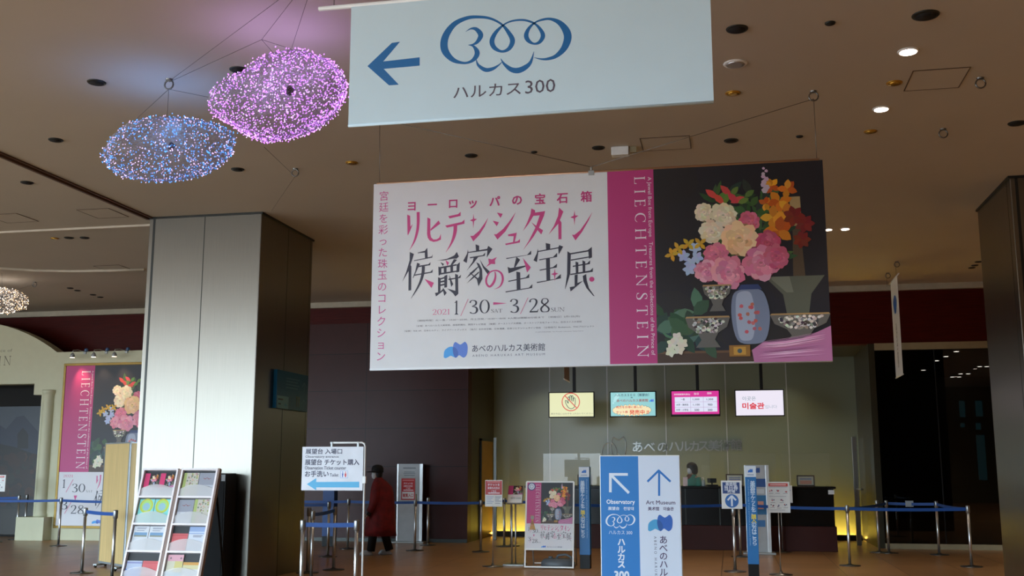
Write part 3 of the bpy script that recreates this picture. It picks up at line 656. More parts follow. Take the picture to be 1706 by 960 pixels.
# ceiling lines on the left
struct('trim_ceiling_brown', MB().box((PLX0 - .05, FRONTY, CEIL - .035), (PLX0 - .01, PLY, CEIL)).box((PLX0 + .03, FRONTY, CEIL - .02), (PLX0 + .05, PLY, CEIL)), mat('brown ceiling rail', (92, 62, 44), 0.5))
struct('trim_ceiling_pale', MB().box((XL, 14.44, CEIL - .03), (PLX0, 14.50, CEIL)), mat('pale ceiling rail', (196, 184, 166), 0.5))
cv = MB()
cvp = [on_z(x, y, CEIL - .02) for x, y in ((-160, 436), (-60, 442), (0, 447), (60, 451), (120, 452), (180, 451), (240, 449))]
cv.tube(cvp, .03, 6)
struct('trim_ceiling_curved', cv, mat('pale ceiling rail'))

# light at the foot of the frosted wall, behind the counter and in both corners
M_GLOW = mat('warm light strip', (255, 200, 60), 0.5, emit=(255, 204, 84), emit_s=72.0)
ls = thing('light_strip', (-1.4, RY - .12, 0), 'warm yellow light strip along the foot of the frosted glass wall', 'light')
MB().box((RX0 + .05, RY - .30, .05), (RX1 - .05, RY - .24, .085)).build('lamp', M_GLOW, ls)
MB().box((RX0 + .05, RY - .34, .0), (RX1 - .05, RY - .02, .05)).box((RX0 + .05, RY - .34, .05), (RX1 - .05, RY - .325, .12)).build('housing', M_BLACK, ls)

# ================================================================== ceiling fittings
ZC = CEIL
def downlight(px, py, label, kind='dark', r=.075, group=None):
    c = on_z(px, py, ZC)
    t = thing('downlight', (c.x, c.y, ZC - .02), label, 'ceiling light', group)
    rim = {'gold': mat('gold downlight rim', (190, 140, 50), .3, .7), 'dark': M_STEELTRIM}.get(kind, M_WHITE)
    MB().lathe((c.x, c.y, ZC - .012), [(r * .8, .0), (r, .0), (r * 1.08, .006), (r * 1.1, .012)], 20).build('rim', rim, t)
    if kind == 'lit':
        MB().lathe((c.x, c.y, ZC - .016), [(r * .86, 0), (r * .86, .003)], 20).build('lamp', mat('lit downlight lens', (255, 240, 230), .4, emit=(255, 232, 214), emit_s=14), t)
        l = bpy.data.lights.new('downlight_beam', 'SPOT'); l.energy = 90; l.spot_size = R(80); l.spot_blend = .6; l.color = (1, .86, .72); l.shadow_soft_size = .06
        o = bpy.data.objects.new('downlight_beam', l); o.parent = t; o.location = (0, 0, -.03); COL.objects.link(o)
    elif kind == 'chrome':
        MB().lathe((c.x, c.y, ZC - .016), [(r * .3, .001), (r * .6, 0), (r * .86, .003)], 20).build('reflector', M_CHROME, t)
    elif kind == 'gold':
        MB().lathe((c.x, c.y, ZC - .015), [(r * .5, 0), (r * .84, .003)], 20).build('reflector', mat('gold reflector', (224, 176, 70), .25, .8), t)
    else:
        MB().lathe((c.x, c.y, ZC - .014), [(r * .82, 0), (r * .82, .002)], 20).build('opening', M_DARK, t)  # flat black disc; the shade inside the recess is put into its colour
    return t
for px, py, lb, k, r in (
    (161, 137, 'dark recessed downlight left of the blue cloud lamp wires', 'dark', .08),
    (93, 233, 'dark recessed downlight left of the blue cloud lamp, above the brown ceiling rail', 'dark', .075),
    (45, 304, 'dark recessed downlight just below the brown ceiling rail', 'dark', .075),
    (396, 282, 'dark recessed downlight below the gap between both cloud lamps', 'dark', .075),
    (398, 116, 'dark recessed downlight partly covered by the violet cloud lamp', 'dark', .08),
    (1228, 48, 'dark recessed downlight beside the upper right edge of the hanging arrow banner', 'dark', .085),
    (1542, 25, 'large dark recessed downlight near the top edge, above the lit pair', 'dark', .10),
    (1218, 234, 'dark recessed downlight above the black part of the flower banner', 'dark', .075),
    (785, 259, 'dark recessed downlight over the white part of the wide exhibition banner', 'dark', .07),
    (997, 246, 'dark recessed downlight beside the white ceiling box', 'dark', .07),
    (1694, 205, 'dark recessed downlight at the far right above the right pillar', 'dark', .085),
    (1383, 38, 'small grey ceiling sensor right of the arrow banner', 'dark', .04),
    (890, 253, 'small dark ceiling sensor between two downlights above the wide banner', 'dark', .035),
    (1332, 227, 'small dark ceiling sensor beside the right banner wire', 'dark', .035),
    (1513, 85, 'bright lit downlight, the nearer of the two burning in the right ceiling', 'lit', .085),
    (1468, 181, 'bright lit downlight, second of the pair and beside the ceiling hatch', 'lit', .08),
    (1408, 381, 'small bright lit downlight just right of the flower banner edge', 'lit', .07),
    (1380, 382, 'small bright lit downlight touching the flower banner edge', 'lit', .06),
    (1225, 106, 'unlit chrome reflector downlight right of the arrow banner', 'chrome', .10),
    (1490, 138, 'gold rimmed downlight left of the ceiling hatch', 'gold', .07),
    (1450, 219, 'gold rimmed downlight below the lower lit downlight', 'gold', .065),
    (1221, 155, 'gold rimmed downlight beside the lower right corner of the arrow banner', 'gold', .07),
    (586, 271, 'gold rimmed downlight above the left end of the wide banner', 'gold', .07),
    (91, 397, 'small gold rimmed downlight below the pale ceiling rail', 'gold', .06),
    (115, 396, 'small dark downlight between the gold one and another dark one, under the pale rail', 'dark', .07),
    (141, 396, 'small dark downlight nearest the left pillar under the pale rail', 'dark', .07),
    (117, 480, 'first small dark spot of the far left row of four', 'dark', .06),
    (129, 484, 'second small dark spot of the far left row of four', 'dark', .06),
    (155, 491, 'third small dark spot of the far left row of four', 'dark', .06),
    (167, 495, 'fourth small dark spot of the far left row, nearest the pillar', 'dark', .06),
    (1619, 446, 'farthest small dark spot of the three left of the right pillar', 'dark', .06),
    (1624, 442, 'middle small dark spot of the three left of the right pillar', 'dark', .06),
    (1630, 436, 'nearest small dark spot of the three, touching the right pillar', 'dark', .06)):
    downlight(px, py, lb, k, r)
def hook(px, py, label):
    c = on_z(px, py + 6, ZC)
    t = thing('ceiling_ring', (c.x, c.y, ZC), label, 'hook')
    MB().tube([c + Vector((.045 * math.cos(a * .5236), 0, -.055 + .045 * math.sin(a * .5236))) for a in range(13)], .008, 6).build('eye', M_WIRE, t)
    MB().lathe((c.x, c.y, ZC - .012), [(.03, 0), (.035, .012)], 12).build('plate', M_WIRE, t)
    return c
H_R = hook(1355, 146, 'steel ceiling ring carrying the right end of the wide exhibition banner')
hook(1633, 124, 'empty steel ceiling ring right of the ceiling hatch')
hook(1571, 209, 'empty steel ceiling ring below the ceiling hatch')
H_BLUE = hook(282, 126, 'steel ceiling ring above the blue cloud lamp')
H_LOW = hook(492, 275, 'steel ceiling ring between the violet cloud lamp and the left pillar')
H_B1 = hook(1494, 430, 'nearer ceiling ring of the narrow edge-on banner')
H_B2 = hook(1479, 449, 'farther ceiling ring of the narrow edge-on banner')
H_W = hook(58, 464, 'steel ceiling ring beside the small white cloud lamp')
def hatch(pts, label):
    P = [on_z(x, y, ZC) for x, y in pts]; x0 = min(p.x for p in P); x1 = max(p.x for p in P); y0 = min(p.y for p in P); y1 = max(p.y for p in P)
    t = thing('access_hatch', ((x0 + x1) / 2, (y0 + y1) / 2, ZC), label, 'ceiling hatch')
    MB().box((x0, y0, ZC - .004), (x1, y1, ZC - .0005)).build('panel', M_CEIL, t)
    f = MB(); w = .009
    f.box((x0 - w, y0 - w, ZC - .006), (x0, y1 + w, ZC)).box((x1, y0 - w, ZC - .006), (x1 + w, y1 + w, ZC)).box((x0, y0 - w, ZC - .006), (x1, y0, ZC)).box((x0, y1, ZC - .006), (x1, y1 + w, ZC))
    f.build('frame', mat('brown hatch frame', (84, 66, 50), .6), t)
hatch(((1525, 118), (1615, 113), (1596, 145), (1508, 149)), 'square ceiling hatch between the rings in the right ceiling')
hatch(((1080, 230), (1148, 228), (1147, 247), (1072, 249)), 'square ceiling hatch above the magenta stripe of the wide banner')
hatch(((132, 351), (180, 347), (212, 361), (163, 363)), 'square ceiling hatch close to the top left corner of the left pillar')
hatch(((-20, 358), (27, 356), (62, 368), (12, 371)), 'square ceiling hatch at the left edge below the brown ceiling rail')
hatch(((160, 443), (199, 442), (220, 449), (178, 450)), 'small far ceiling hatch left of the left pillar')
for i, p in enumerate(CORR_LAMPS):
    t = thing('corridor_lamp', (p.x, p.y, 4.28), 'tiny lit ceiling lamp seen through the tinted glazing, ' + ('first', 'second', 'third', 'fourth', 'fifth', 'sixth', 'seventh', 'eighth', 'ninth', 'tenth')[i] + ' from the left', 'ceiling light', 'corridor lamps behind the tinted glazing')
    MB().lathe((p.x, p.y, 4.285), [(.06, 0), (.075, .0), (.08, .015)], 14).build('rim', M_WHITE, t)
    MB().lathe((p.x, p.y, 4.281), [(.06, 0), (.06, .003)], 14).build('lamp', mat('lit downlight lens'), t)
ba = on_z(1019, 247, ZC); bb = on_z(1060, 240, ZC)
t = thing('emergency_light', ((ba.x + bb.x) / 2, ba.y, ZC), 'white box shaped emergency light on the ceiling above the wide banner', 'emergency light')
MB().box((ba.x, ba.y - .06, ZC - .10), (ba.x + .20, ba.y + .06, ZC), .01).build('body', M_WHITE, t)
MB().box((ba.x + .21, ba.y - .03, ZC - .07), (ba.x + .29, ba.y + .03, ZC), .006).build('sensor', M_BEIGE, t)

# ================================================================== cloud lamps
def cloud_lamp(name, c, ax, tilt, label, leds, n, seed, glow, glow_w, wires):
    rnd = random.Random(seed); c = Vector(c)
    t = thing(name, c, label, 'cloud lamp', 'net cloud lamps under the ceiling')
    lumps = [(Vector((rnd.uniform(-1, 1), rnd.uniform(-1, 1), rnd.uniform(-.6, 1))).normalized(), rnd.uniform(.06, .17)) for _ in range(16)]
    T = Matrix.Rotation(tilt, 3, 'Y')
    def surf(d):
        k = 1 + sum(a * max(0, d.dot(q) - .80) / .20 for q, a in lumps) * 1.0
        p = Vector((d.x * ax[0], d.y * ax[1], d.z * ax[2] * (1.0 if d.z > 0 else .85))) * k
        return c + T @ p
    bm = bmesh.new(); bmesh.ops.create_icosphere(bm, subdivisions=6, radius=1.0)
    vs = [surf((v.co + Vector((rnd.uniform(-1, 1), rnd.uniform(-1, 1), rnd.uniform(-1, 1))) * .012).normalized()) for v in bm.verts]
    m = MB(); r = .0008
    for e in bm.edges:
        a, b = vs[e.verts[0].index], vs[e.verts[1].index]; d = (b - a).normalized(); u = d.cross(Vector((.3, .2, .9))).normalized() * r; w = d.cross(u)
        o = [u, (-.5 * u + .866 * w), (-.5 * u - .866 * w)]
        m.add([p + q for p in (a, b) for q in o], [(0, 1, 4, 3), (1, 2, 5, 4), (2, 0, 3, 5)])
    bm.free()
    m.build('wire_net', mat('silver wire net', (170, 170, 172), .4, .5), t, recalc=False)
    for nm, col, share, es in leds:
        g = MB()
        for i in range(int(n * share)):
            d = Vector((rnd.gauss(0, 1), rnd.gauss(0, 1), rnd.gauss(0, 1))).normalized(); p = surf(d) * 1.0
            p += (p - c).normalized() * rnd.uniform(-.02, .02); q = rnd.uniform(.0048, .0076)
            if rnd.random() < .03: p += (p - c).normalized() * .03
            g.add([p + Vector(v) * q for v in ((1, 0, 0), (-1, 0, 0), (0, 1, 0), (0, -1, 0), (0, 0, 1), (0, 0, -1))], [(0, 2, 4), (2, 1, 4), (1, 3, 4), (3, 0, 4), (2, 0, 5), (1, 2, 5), (3, 1, 5), (0, 3, 5)])
        tag(g.build('led_light', mat(nm, col, .4, emit=col, emit_s=es), t, recalc=False), nm, kind='stuff')
    MB().tube([c + Vector((0, 0, ax[2] * .15)), c + Vector((.02, 0, ax[2] * .3)), c + Vector((0, 0, ax[2] * .4))], [.02, .035, .015], 10).build('hub', M_BLACK, t)
    wm = MB()
    for a, b in wires: wm.tube([a, b], .0018, 5)
    wm.build('suspension_wire', mat('dark wire', (58, 54, 52), .5, .3), t)
    l = bpy.data.lights.new('uplight', 'SPOT'); l.color = glow; l.energy = glow_w; l.spot_size = R(140); l.spot_blend = 1; l.shadow_soft_size = .15
    o = bpy.data.objects.new('uplight', l); o.parent = t; o.location = (-.15, .1, -ax[2] * .2); o.rotation_euler = (R(180), 0, 0); COL.objects.link(o)
    return t
VIO, BLU, WHT = (206, 124, 255), (72, 150, 255), (232, 196, 255)
cb = on_y(283, 257, 8.84)
top = Vector((H_BLUE.x, H_BLUE.y, cb.z + .33))
cloud_lamp('cloud_lamp', cb, (.57, .38, .275), R(-5), 'blue and lilac net cloud of tiny lights, the lower left one', (('blue led lights', BLU, .6, 2.6), ('white lilac led lights', WHT, .4, 2.0)), 1450, 4, (.18, .42, 1.0), 24,
           [(top, Vector((H_BLUE.x, H_BLUE.y, ZC - .1))), (Vector((H_BLUE.x, H_BLUE.y, ZC - .1)), on_y(357, 164, 8.3)), (Vector((H_BLUE.x, H_BLUE.y, ZC - .1)), on_y(195, 228, 8.84)),
            (Vector((H_BLUE.x, H_BLUE.y, ZC - .02)), on_z(464, 0, ZC - .02)), (Vector((H_BLUE.x, H_BLUE.y, ZC - .03)), on_z(436, 66, ZC - .03))])
cp = on_y(480, 167, 7.9)
cloud_lamp('cloud_lamp', cp, (.50, .38, .30), R(-19), 'violet net cloud of tiny lights, touching the arrow banner', (('violet led lights', VIO, .75, 2.6), ('pale lilac led lights', WHT, .25, 1.8)), 2600, 9, (.62, .42, 1.0), 22,
           [(on_y(486, 80, 7.9), on_z(515, -10, ZC - .02)), (on_z(436, 66, ZC - .03), on_z(487, 0, ZC - .03)), (on_z(436, 66, ZC - .03), on_y(486, 82, 7.9)), (on_z(436, 66, ZC - .03), on_y(455, 88, 7.9)),
            (on_y(440, 245, 7.9), Vector((H_LOW.x, H_LOW.y, ZC - .1))), (Vector((H_LOW.x, H_LOW.y, ZC - .1)), on_y(452, 352, 13.9))])
cw = on_y(2, 503, 18.2)
cloud_lamp('cloud_lamp', cw, (.42, .35, .255), R(-2), 'small far white net cloud of tiny lights at the left edge', (('warm white led lights', (255, 236, 220), .6, 6), ('amber led lights', (255, 206, 150), .4, 5)), 700, 12, (1, .9, .85), 8,
           [(cw + Vector((0, 0, .25)), on_z(3, 455, ZC - .03)), (cw + Vector((.2, 0, .2)), Vector((H_W.x, H_W.y, ZC - .05)))])

# ================================================================== hanging banners
def wires(mb, *segs, r=.003):
    for a, b in segs: mb.tube([a, b], r, 6)
    return mb
# arrow banner, nearest the viewer
Y1 = 6.0; P1 = Plane((0, Y1, 0))
x0, z0 = P1.uv(580, 212); x1 = P1.uv(1189, 167)[0]; z1 = P1.uv(583, 12)[1]; z0 = (z0 + P1.uv(1190, 167)[1]) / 2
t = thing('hanging_banner', ((x0 + x1) / 2, Y1, z0), 'pale hanging banner with a blue left arrow and a cloud shaped numeral', 'banner')
fab = MB().box((x0, Y1, z0), (x1, Y1 + .004, z1)).build('fabric', mat('pale blue white banner fabric', (212, 236, 248), .75, var=.012, scale=4), t)
MB().tube([(x0 - .22, Y1 + .012, z1 + .012), (x1 + .22, Y1 + .012, z1 + .012)], .014, 12).build('top_rod', M_WHITE, t)
MB().tube([(x0, Y1 + .004, z0), (x1, Y1 + .004, z0)], .009, 8).build('hem_rod', mat('pale blue white banner fabric'), t)
wires(MB(), (Vector((x0 - .12, Y1 + .012, z1 + .02)), Vector((x0 - .12, Y1 + .012, CEIL))), (Vector((x1 + .12, Y1 + .012, z1 + .02)), Vector((x1 + .12, Y1 + .012, CEIL)))).build('suspension_wire', M_WIRE, t)
ink = Ink(P1); f1 = lambda x, y: P1.uv(560 + x / 2.585, y / 2.585); BL1 = (30, 110, 176)
ink.poly([f1(*p) for p in ((135, 285), (240, 185), (275, 180), (203, 265), (360, 247), (360, 283), (205, 297), (270, 365), (228, 368))], BL1)
ink.build('arrow', fab)
ink = Ink(P1); k = P1.uv(721, 90)[0] - P1.uv(720, 90)[0]
cloud_mark(ink, lambda x, y: P1.uv(720 + x / 6, 10 + y / 6), k / 6, BL1); ink.build('emblem', fab)
ink = Ink(P1); ink.ptext('ハルカス', (755.4, 164.5), (867.6, 136.5), (92, 84, 100), bold=.004); ink.ptext('300', (875, 156.5), (925, 131), (92, 84, 100)); ink.build('lettering', fab)

# wide exhibition banner
Y2 = 10.4; P2 = Plane((0, Y2, 0)); bx0, bx1, bz0, bz1 = -3.585, .96, 2.54, 4.49
t = thing('exhibition_banner', ((bx0 + bx1) / 2, Y2, bz0), 'wide hanging exhibition banner, white with a magenta stripe and a dark flower picture', 'banner')
fb = MB()
fb.box((bx0, Y2, bz0), (bx1, Y2 + .004, bz1)); fab = fb.build('fabric', M_FABRIC, t)
MB().tube([(bx0 + .03, Y2 + .012, bz1 + .006), (bx1 - .03, Y2 + .012, bz1 + .006)], .016, 12).build('top_rod', mat('copper toned rod', (190, 150, 120), .3, .6), t)
MB().tube([(bx0, Y2 + .004, bz0), (bx1, Y2 + .004, bz0)], .011, 8).build('hem_rod', M_FABRIC, t)
hk = on_y(985, 286, Y2)
kn = MB(); kn.box((hk.x - .03, Y2 - .006, bz1 - .03), (hk.x + .03, Y2 + .03, bz1 + .02), .004); kn.tube([(hk.x, Y2 + .012, bz1 + .02), (hk.x, Y2 + .012, bz1 + .06)], .012, 8); kn.build('clamp', M_GREYMET, t)
HL = Vector((bx0 + .05, Y2, CEIL)); mid = Vector((hk.x, Y2 + .012, bz1 + .06)); HR = Vector((H_R.x, H_R.y, CEIL - .08))
wires(MB(), (HL, Vector((bx0 + .06, Y2 + .012, bz1 + .01))), (HR, Vector((H_R.x, Y2 + .012, bz1 + .01))), (HL, mid), (HR, mid)).build('suspension_wire', mat('steel wire'), t)
u1, u2 = P2.uv(1014, 450)[0], P2.uv(1092, 450)[0]
ink = Ink(P2); ink.rect(u1, bz0, u2, bz1, (190, 57, 124)); ink.build('stripe', fab)
ink = Ink(P2); bouquet(ink, u2, bz0, bx1, bz1, 5, 1.3); ink.build('flower_picture', fab)
ink = Ink(P2); title(ink, P2.uv); ink.build('title', fab)
ink = Ink(P2, .0012); GR = (72, 70, 84)
cpx = P2.uv(701, 450)[0] - P2.uv(700, 450)[0]
va = P2.uv(640, 327); vb = P2.uv(634, 594); ink.column('宮廷を彩った珠玉のコレクション', (va[0] + vb[0]) / 2, va[1], vb[1], 17 * cpx, (206, 84, 150))
ink.build('side_lettering', fab); ink = Ink(P2, .0012)
for ch, x, y in zip('ヨーロッパの宝石箱', (236, 330, 425, 515, 615, 717, 822, 925, 1034), (202, 196, 190, 188, 181, 174, 170, 165, 159)):
    u, v = P2.uv(600 + x / 2.743, 270 + y / 2.743); ink.char(ch, u, v, 18.5 * cpx, (196, 54, 124), .022)
f6 = lambda x, y: (710 + x / 6.56, 490 + y / 6.56)
ink.build('headline_lettering', fab); ink = Ink(P2, .0012)
ink.pserif('2021', f6(70, 229), f6(258, 163), (220, 120, 160)); ink.pserif('1', f6(308, 226), f6(354, 72), DKI); ink.pserif('30', f6(470, 218), f6(696, 60), DKI); ink.pserif('SAT', f6(710, 205), f6(832, 162), GR)
ink.poly([P2.uv(*f6(*p)) for p in ((733, 90), (882, 101), (733, 119))], PK); ink.pserif('3', f6(915, 208), f6(1017, 52), DKI); ink.pserif('28', f6(1125, 204), f6(1350, 44), DKI); ink.pserif('SUN', f6(1365, 194), f6(1512, 146), GR)
for a, b in (((378, 240), (460, 54)), ((1030, 218), (1114, 40))): ink.line(P2.uv(*f6(*a)), P2.uv(*f6(*b)), .9 * cpx, (216, 110, 150))
ink.build('exhibition_dates', fab); ink = Ink(P2, .0012)
ink.ptext('［開館時間］火～金／10:00～20:00、月土日祝／10:00～18:00  ※入館は閉館30分前まで  ［休館日］2月1日(月)', (696, 536.6), (966, 525.5), GR)
ink.ptext('［主催］あべのハルカス美術館、産経新聞社、関西テレビ放送  ［後援］オーストリア大使館、オーストリア文化フォーラム、在日スイス大使館', (694, 544.8), (969, 534.4), GR)
ink.ptext('［協賛］YKK AP、日本ヒルティ、ライブアートブックス  ［協力］全日本空輸、日本通運、日本リヒテンシュタイン協会  ［企画協力］Bunkamura、TNCプロジェクト', (674, 553.4), (990, 542.2), GR)
ink.ptext('© LIECHTENSTEIN. The Princely Collections, Vaduz-Vienna', (892, 554.6), (972, 550.8), (120, 118, 130))
ink.build('small_print_lettering', fab); ink = Ink(P2, .0012)
ink.ptext('あべのハルカス美術館', (786.6, 587), (907.8, 572), (66, 66, 88), bold=.006); ink.ptext('ABENO HARUKAS ART MUSEUM', (787, 594.6), (907.8, 588.4), (110, 112, 130), spacing=1.5)
ink.build('museum_name', fab); ink = Ink(P2, .0012)
WH = (240, 226, 236)
a = P2.uv(1055, 295); b = P2.uv(1079.5, 595); ink.serif('LIECHTENSTEIN', (a[0] + .008, b[1], P2.uv(1074.5, 295)[0], a[1]), WH, rot=True, wt=1.42)
a = P2.uv(1078, 295); b = P2.uv(1088, 592); ink.text('A Jewel Box from Europe   Treasures from the collections of the Prince of', (P2.uv(1077, 295)[0], b[1], P2.uv(1085, 295)[0], a[1]), WH, rot=True)
ink.build('stripe_lettering', fab)
ink = Ink(P2, .001); a = P2.uv(458 / 4.611 + 640, 480 + 540 / 4.611); b = P2.uv(642 / 4.611 + 640, 480 + 412 / 4.611); mark(ink, (a[0], a[1], b[0], b[1])); ink.build('emblem', fab)

# narrow banners seen nearly edge-on
def blade(x, y0, y1, z0, z1, label, fabm, marks, rings):
    t = thing('blade_banner', (x, (y0 + y1) / 2, z0), label, 'banner')
    fab = MB().box((x - .003, y0, z0), (x + .003, y1, z1)).build('fabric', fabm, t)
    MB().tube([(x, y0 - .22, z1 + .012), (x, y1 + .22, z1 + .012)], .013, 8).build('top_rod', M_WHITE, t)
    MB().tube([(x, y0 - .04, z0), (x, y1 + .04, z0)], .012, 8).build('bottom_rod', M_WHITE, t)
    wm = MB()
    for r in rings: wm.tube([r, (x, r[1], z1 + .02)], .003, 5)
    wm.build('suspension_wire', M_WIRE, t)
    if marks:
        P = Plane((x - .003, 0, 0), (0, -1, 0), (0, 0, 1)); ink = Ink(P)
        ink.poly([(-(y0 + y1) / 2 + .2 * math.cos(k) * (1 + .15 * math.sin(3 * k)), z1 - .45 + .17 * math.sin(k)) for k in [i * .3927 for i in range(16)]], (44, 110, 196))
        ink.column('あべのハルカス美術館', -(y0 + y1) / 2, z1 - .85, z0 + .22, .15, (90, 92, 100)); ink.build('lettering', fab)
BX = 3.0
zt, zb = on_x(1488, 468, BX).z, on_x(1495, 629, BX).z
blade(BX, 19.75, 20.55, zb, zt, 'narrow white banner hanging edge-on before the dark red wall at right', M_FABRIC, True, [(BX, H_B1.y, CEIL - .05), (BX, H_B2.y, CEIL - .05)])
b0 = on_y(944, 634, 20.4)
blade(b0.x, 20.1, 20.75, b0.z, b0.z + 1.9, 'narrow banner, toned brown for its backlit side, hanging edge-on behind the wide banner, beside the hand sign screen', mat('backlit brown banner fabric', (92, 66, 44), .7), False, [(b0.x, 20.25, CEIL), (b0.x, 20.6, CEIL)])  # brown puts the banner's backlit shade into the fabric colour

# ================================================================== ticket counter
CY0, CY1, CX0, CX1, CZ = 21.36, 22.2, -4.05, 1.9, 1.20
t = thing('ticket_counter', ((CX0 + CX1) / 2, CY0, 0), 'long black ticket counter with maroon plinth before the frosted glass wall', 'counter')
MB().box((CX0, CY0, 0), (CX1, CY1, .46), .006).build('plinth', M_MAROON, t)
MB().box((CX0 + .02, CY0 + .10, .46), (CX1 - .02, CY1 - .02, CZ - .04)).build('front_panel', M_COUNTER, t)
MB().box((CX0 - .02, CY0 + .02, CZ - .04), (CX1 + .02, CY1 + .05, CZ), .008).build('worktop', M_COUNTER, t)
MB().box((CX0, CY0 + .01, .80), (-.25, CY0 + .12, .83), .004).build('bag_ledge', mat('brown ledge', (58, 36, 30), .3), t)
mb = MB()
for x in (-3.1, -2.0, -.9, -.25, .7): mb.box((x - .01, CY0 + .085, .46), (x + .01, CY0 + .11, CZ - .04))
mb.build('panel_joint', M_STEELTRIM, t)
a = on_y(1380, 824, CY0 + .1)
MB().box((a.x, CY0 + .09, a.z), (a.x + .11, CY0 + .1, a.z + .08)).build('sticker', M_WHITE, t)
# clear screens
for px0, px1, lb in ((905, 1000, 'clear acrylic screen on the counter left of the blue and white sign'), (1137, 1182, 'clear acrylic screen on the counter in front of the clerk'), (1214, 1292, 'clear acrylic screen on the counter behind the blue column'), (1300, 1382, 'clear acrylic screen at the right end of the counter')):
    a = on_y(px0, 756, CY0 + .3); b = on_y(px1, 756, CY0 + .3)
    s = thing('acrylic_screen', ((a.x + b.x) / 2, CY0 + .3, CZ), lb, 'screen')
    MB().box((a.x, CY0 + .298, CZ + .02), (b.x, CY0 + .303, a.z)).build('sheet', M_ACRYL, s)
    MB().box((a.x + .05, CY0 + .22, CZ), (a.x + .09, CY0 + .38, CZ + .03)).build('foot', M_ACRYL, s); MB().box((b.x - .09, CY0 + .22, CZ), (b.x - .05, CY0 + .38, CZ + .03)).build('foot', M_ACRYL, s)
# framed notices standing on the counter
for px0, px1, py0, lb in ((1327, 1357, 792, 'dark framed notice standing at the right end of the counter'), (1209, 1238, 790, 'dark framed notice on the counter behind the day ticket sign'), (962, 986, 791, 'dark framed notice on the counter behind the blue column by the poster stand')):
    yy = CY0 + .5; a = on_y(px0, py0, yy); b = on_y(px1, py0, yy); w = b.x - a.x
    s = thing('framed_notice', ((a.x + b.x) / 2, yy, CZ), lb, 'notice', 'framed notices on the counter')
    f = MB(); f.box((a.x, yy, CZ), (b.x, yy + .02, a.z)); fo = f.build('frame', mat('brown frame', (52, 34, 26), .5), s)
    MB().box(((a.x + b.x) / 2 - .04, yy + .02, CZ), ((a.x + b.x) / 2 + .04, yy + .12, CZ + .02)).build('easel', M_BLACK, s)
    ink = Ink(Plane((0, yy, 0))); ink.rect(a.x + .025, CZ + .025, b.x - .025, a.z - .025, (196, 192, 176))
    for k in range(3): ink.rect(a.x + .06, a.z - .08 - .035 * k, b.x - .06, a.z - .065 - .035 * k, (90, 110, 170))
    ink.rect(a.x + .06, CZ + .04, b.x - .06, CZ + .11, (214, 150, 130)); ink.build('paper', fo)
yy = CY0 + .55; a = on_y(1186, 800, yy)
s = thing('cash_display', (a.x, yy, CZ), 'small black customer display on the counter right of the clerk', 'display')
MB().box((a.x - .09, yy - .02, CZ + .06), (a.x + .09, yy + .04, CZ + .15), .008).build('screen', M_BLACK, s)
MB().box((a.x - .015, yy, CZ), (a.x + .015, yy + .03, CZ + .07)).box((a.x - .12, yy - .06, CZ), (a.x + .12, yy + .1, CZ + .025), .006).build('stand', M_BLACK, s)
a = on_y(1172, 800, yy)
s = thing('sanitizer_bottle', (a.x, yy, CZ), 'small clear pump bottle on the counter next to the black display', 'bottle')
MB().lathe((a.x, yy, CZ), [(.03, 0), (.034, .01), (.034, .09), (.014, .115), (.012, .12)], 16).build('bottle', mat('milky plastic', (170, 176, 180), .3), s)
MB().tube([(a.x, yy, CZ + .12), (a.x, yy, CZ + .16), (a.x - .035, yy, CZ + .155)], .006, 6).build('pump', M_WHITE, s)
a = on_y(1142, 800, yy)
s = thing('paper_stand', (a.x, yy, CZ), 'pale pink card standing on the counter left of the clerk', 'card')
MB().extrude([(a.x - .05, yy - .01, CZ), (a.x + .04, yy - .01, CZ), (a.x + .04, yy + .05, CZ + .17), (a.x - .05, yy + .05, CZ + .17)], (0, .006, 0)).build('card', mat('pale pink card', (220, 196, 200), .6), s)
MB().extrude([(a.x - .02, yy + .055, CZ + .12), (a.x + .01, yy + .055, CZ + .12), (a.x + .01, yy + .1, CZ), (a.x - .02, yy + .1, CZ)], (0, .004, 0)).build('strut', M_WHITE, s)
# steel letters and outline mark on the frosted wall
PW = Plane((0, RY - .012, 0)); WCH = [(1062, 745), (1082, 745), (1104, 745), (1123, 744), (1141, 744), (1157, 744), (1172, 743), (1189, 743), (1208, 743), (1227, 742)]
M_LET = mat('steel lettering', (150, 150, 146), .28, 1.0)
t = thing('wall_lettering', (-.9, RY, 1.8), 'raised steel museum name and outline emblem on the frosted glass wall', 'lettering')
pc = PW.uv(1101, 740)[0] - PW.uv(1100, 740)[0]
for ch, (x, y) in zip('あべのハルカス美術館', WCH):
    vs, fs = glyphs(ch, .008); u, v = PW.uv(x, y); m = MB()
    pts = [PW.pt(u + (p[0] - .5) * 20 * pc, v + (p[1] - .36) * 20 * pc) for p in vs]; m.add(pts, fs)
    es = {}
    for f in fs:
        for i in range(len(f)):
            e = (f[i], f[(i + 1) % len(f)]); es[e] = 1
    edge = [e for e in es if (e[1], e[0]) not in es]; n = len(pts)
    m.add(pts + [p + Vector((0, .014, 0)) for p in pts], [(a, b, b + n, a + n) for a, b in edge]); m.build('letter', M_LET, t, recalc=False)
m = MB()
fm = lambda p: PW.uv(1003 + (p[0] - 458) / 184 * 40, 728 + (p[1] - 412) / 126 * 34)
for sh in (MARK_L, MARK_R): m.tube([PW.pt(*fm(p)) for p in smooth_line(sh + sh[:1], 4)], .011, 6, cap=False)
m.build('emblem', M_LET, t)

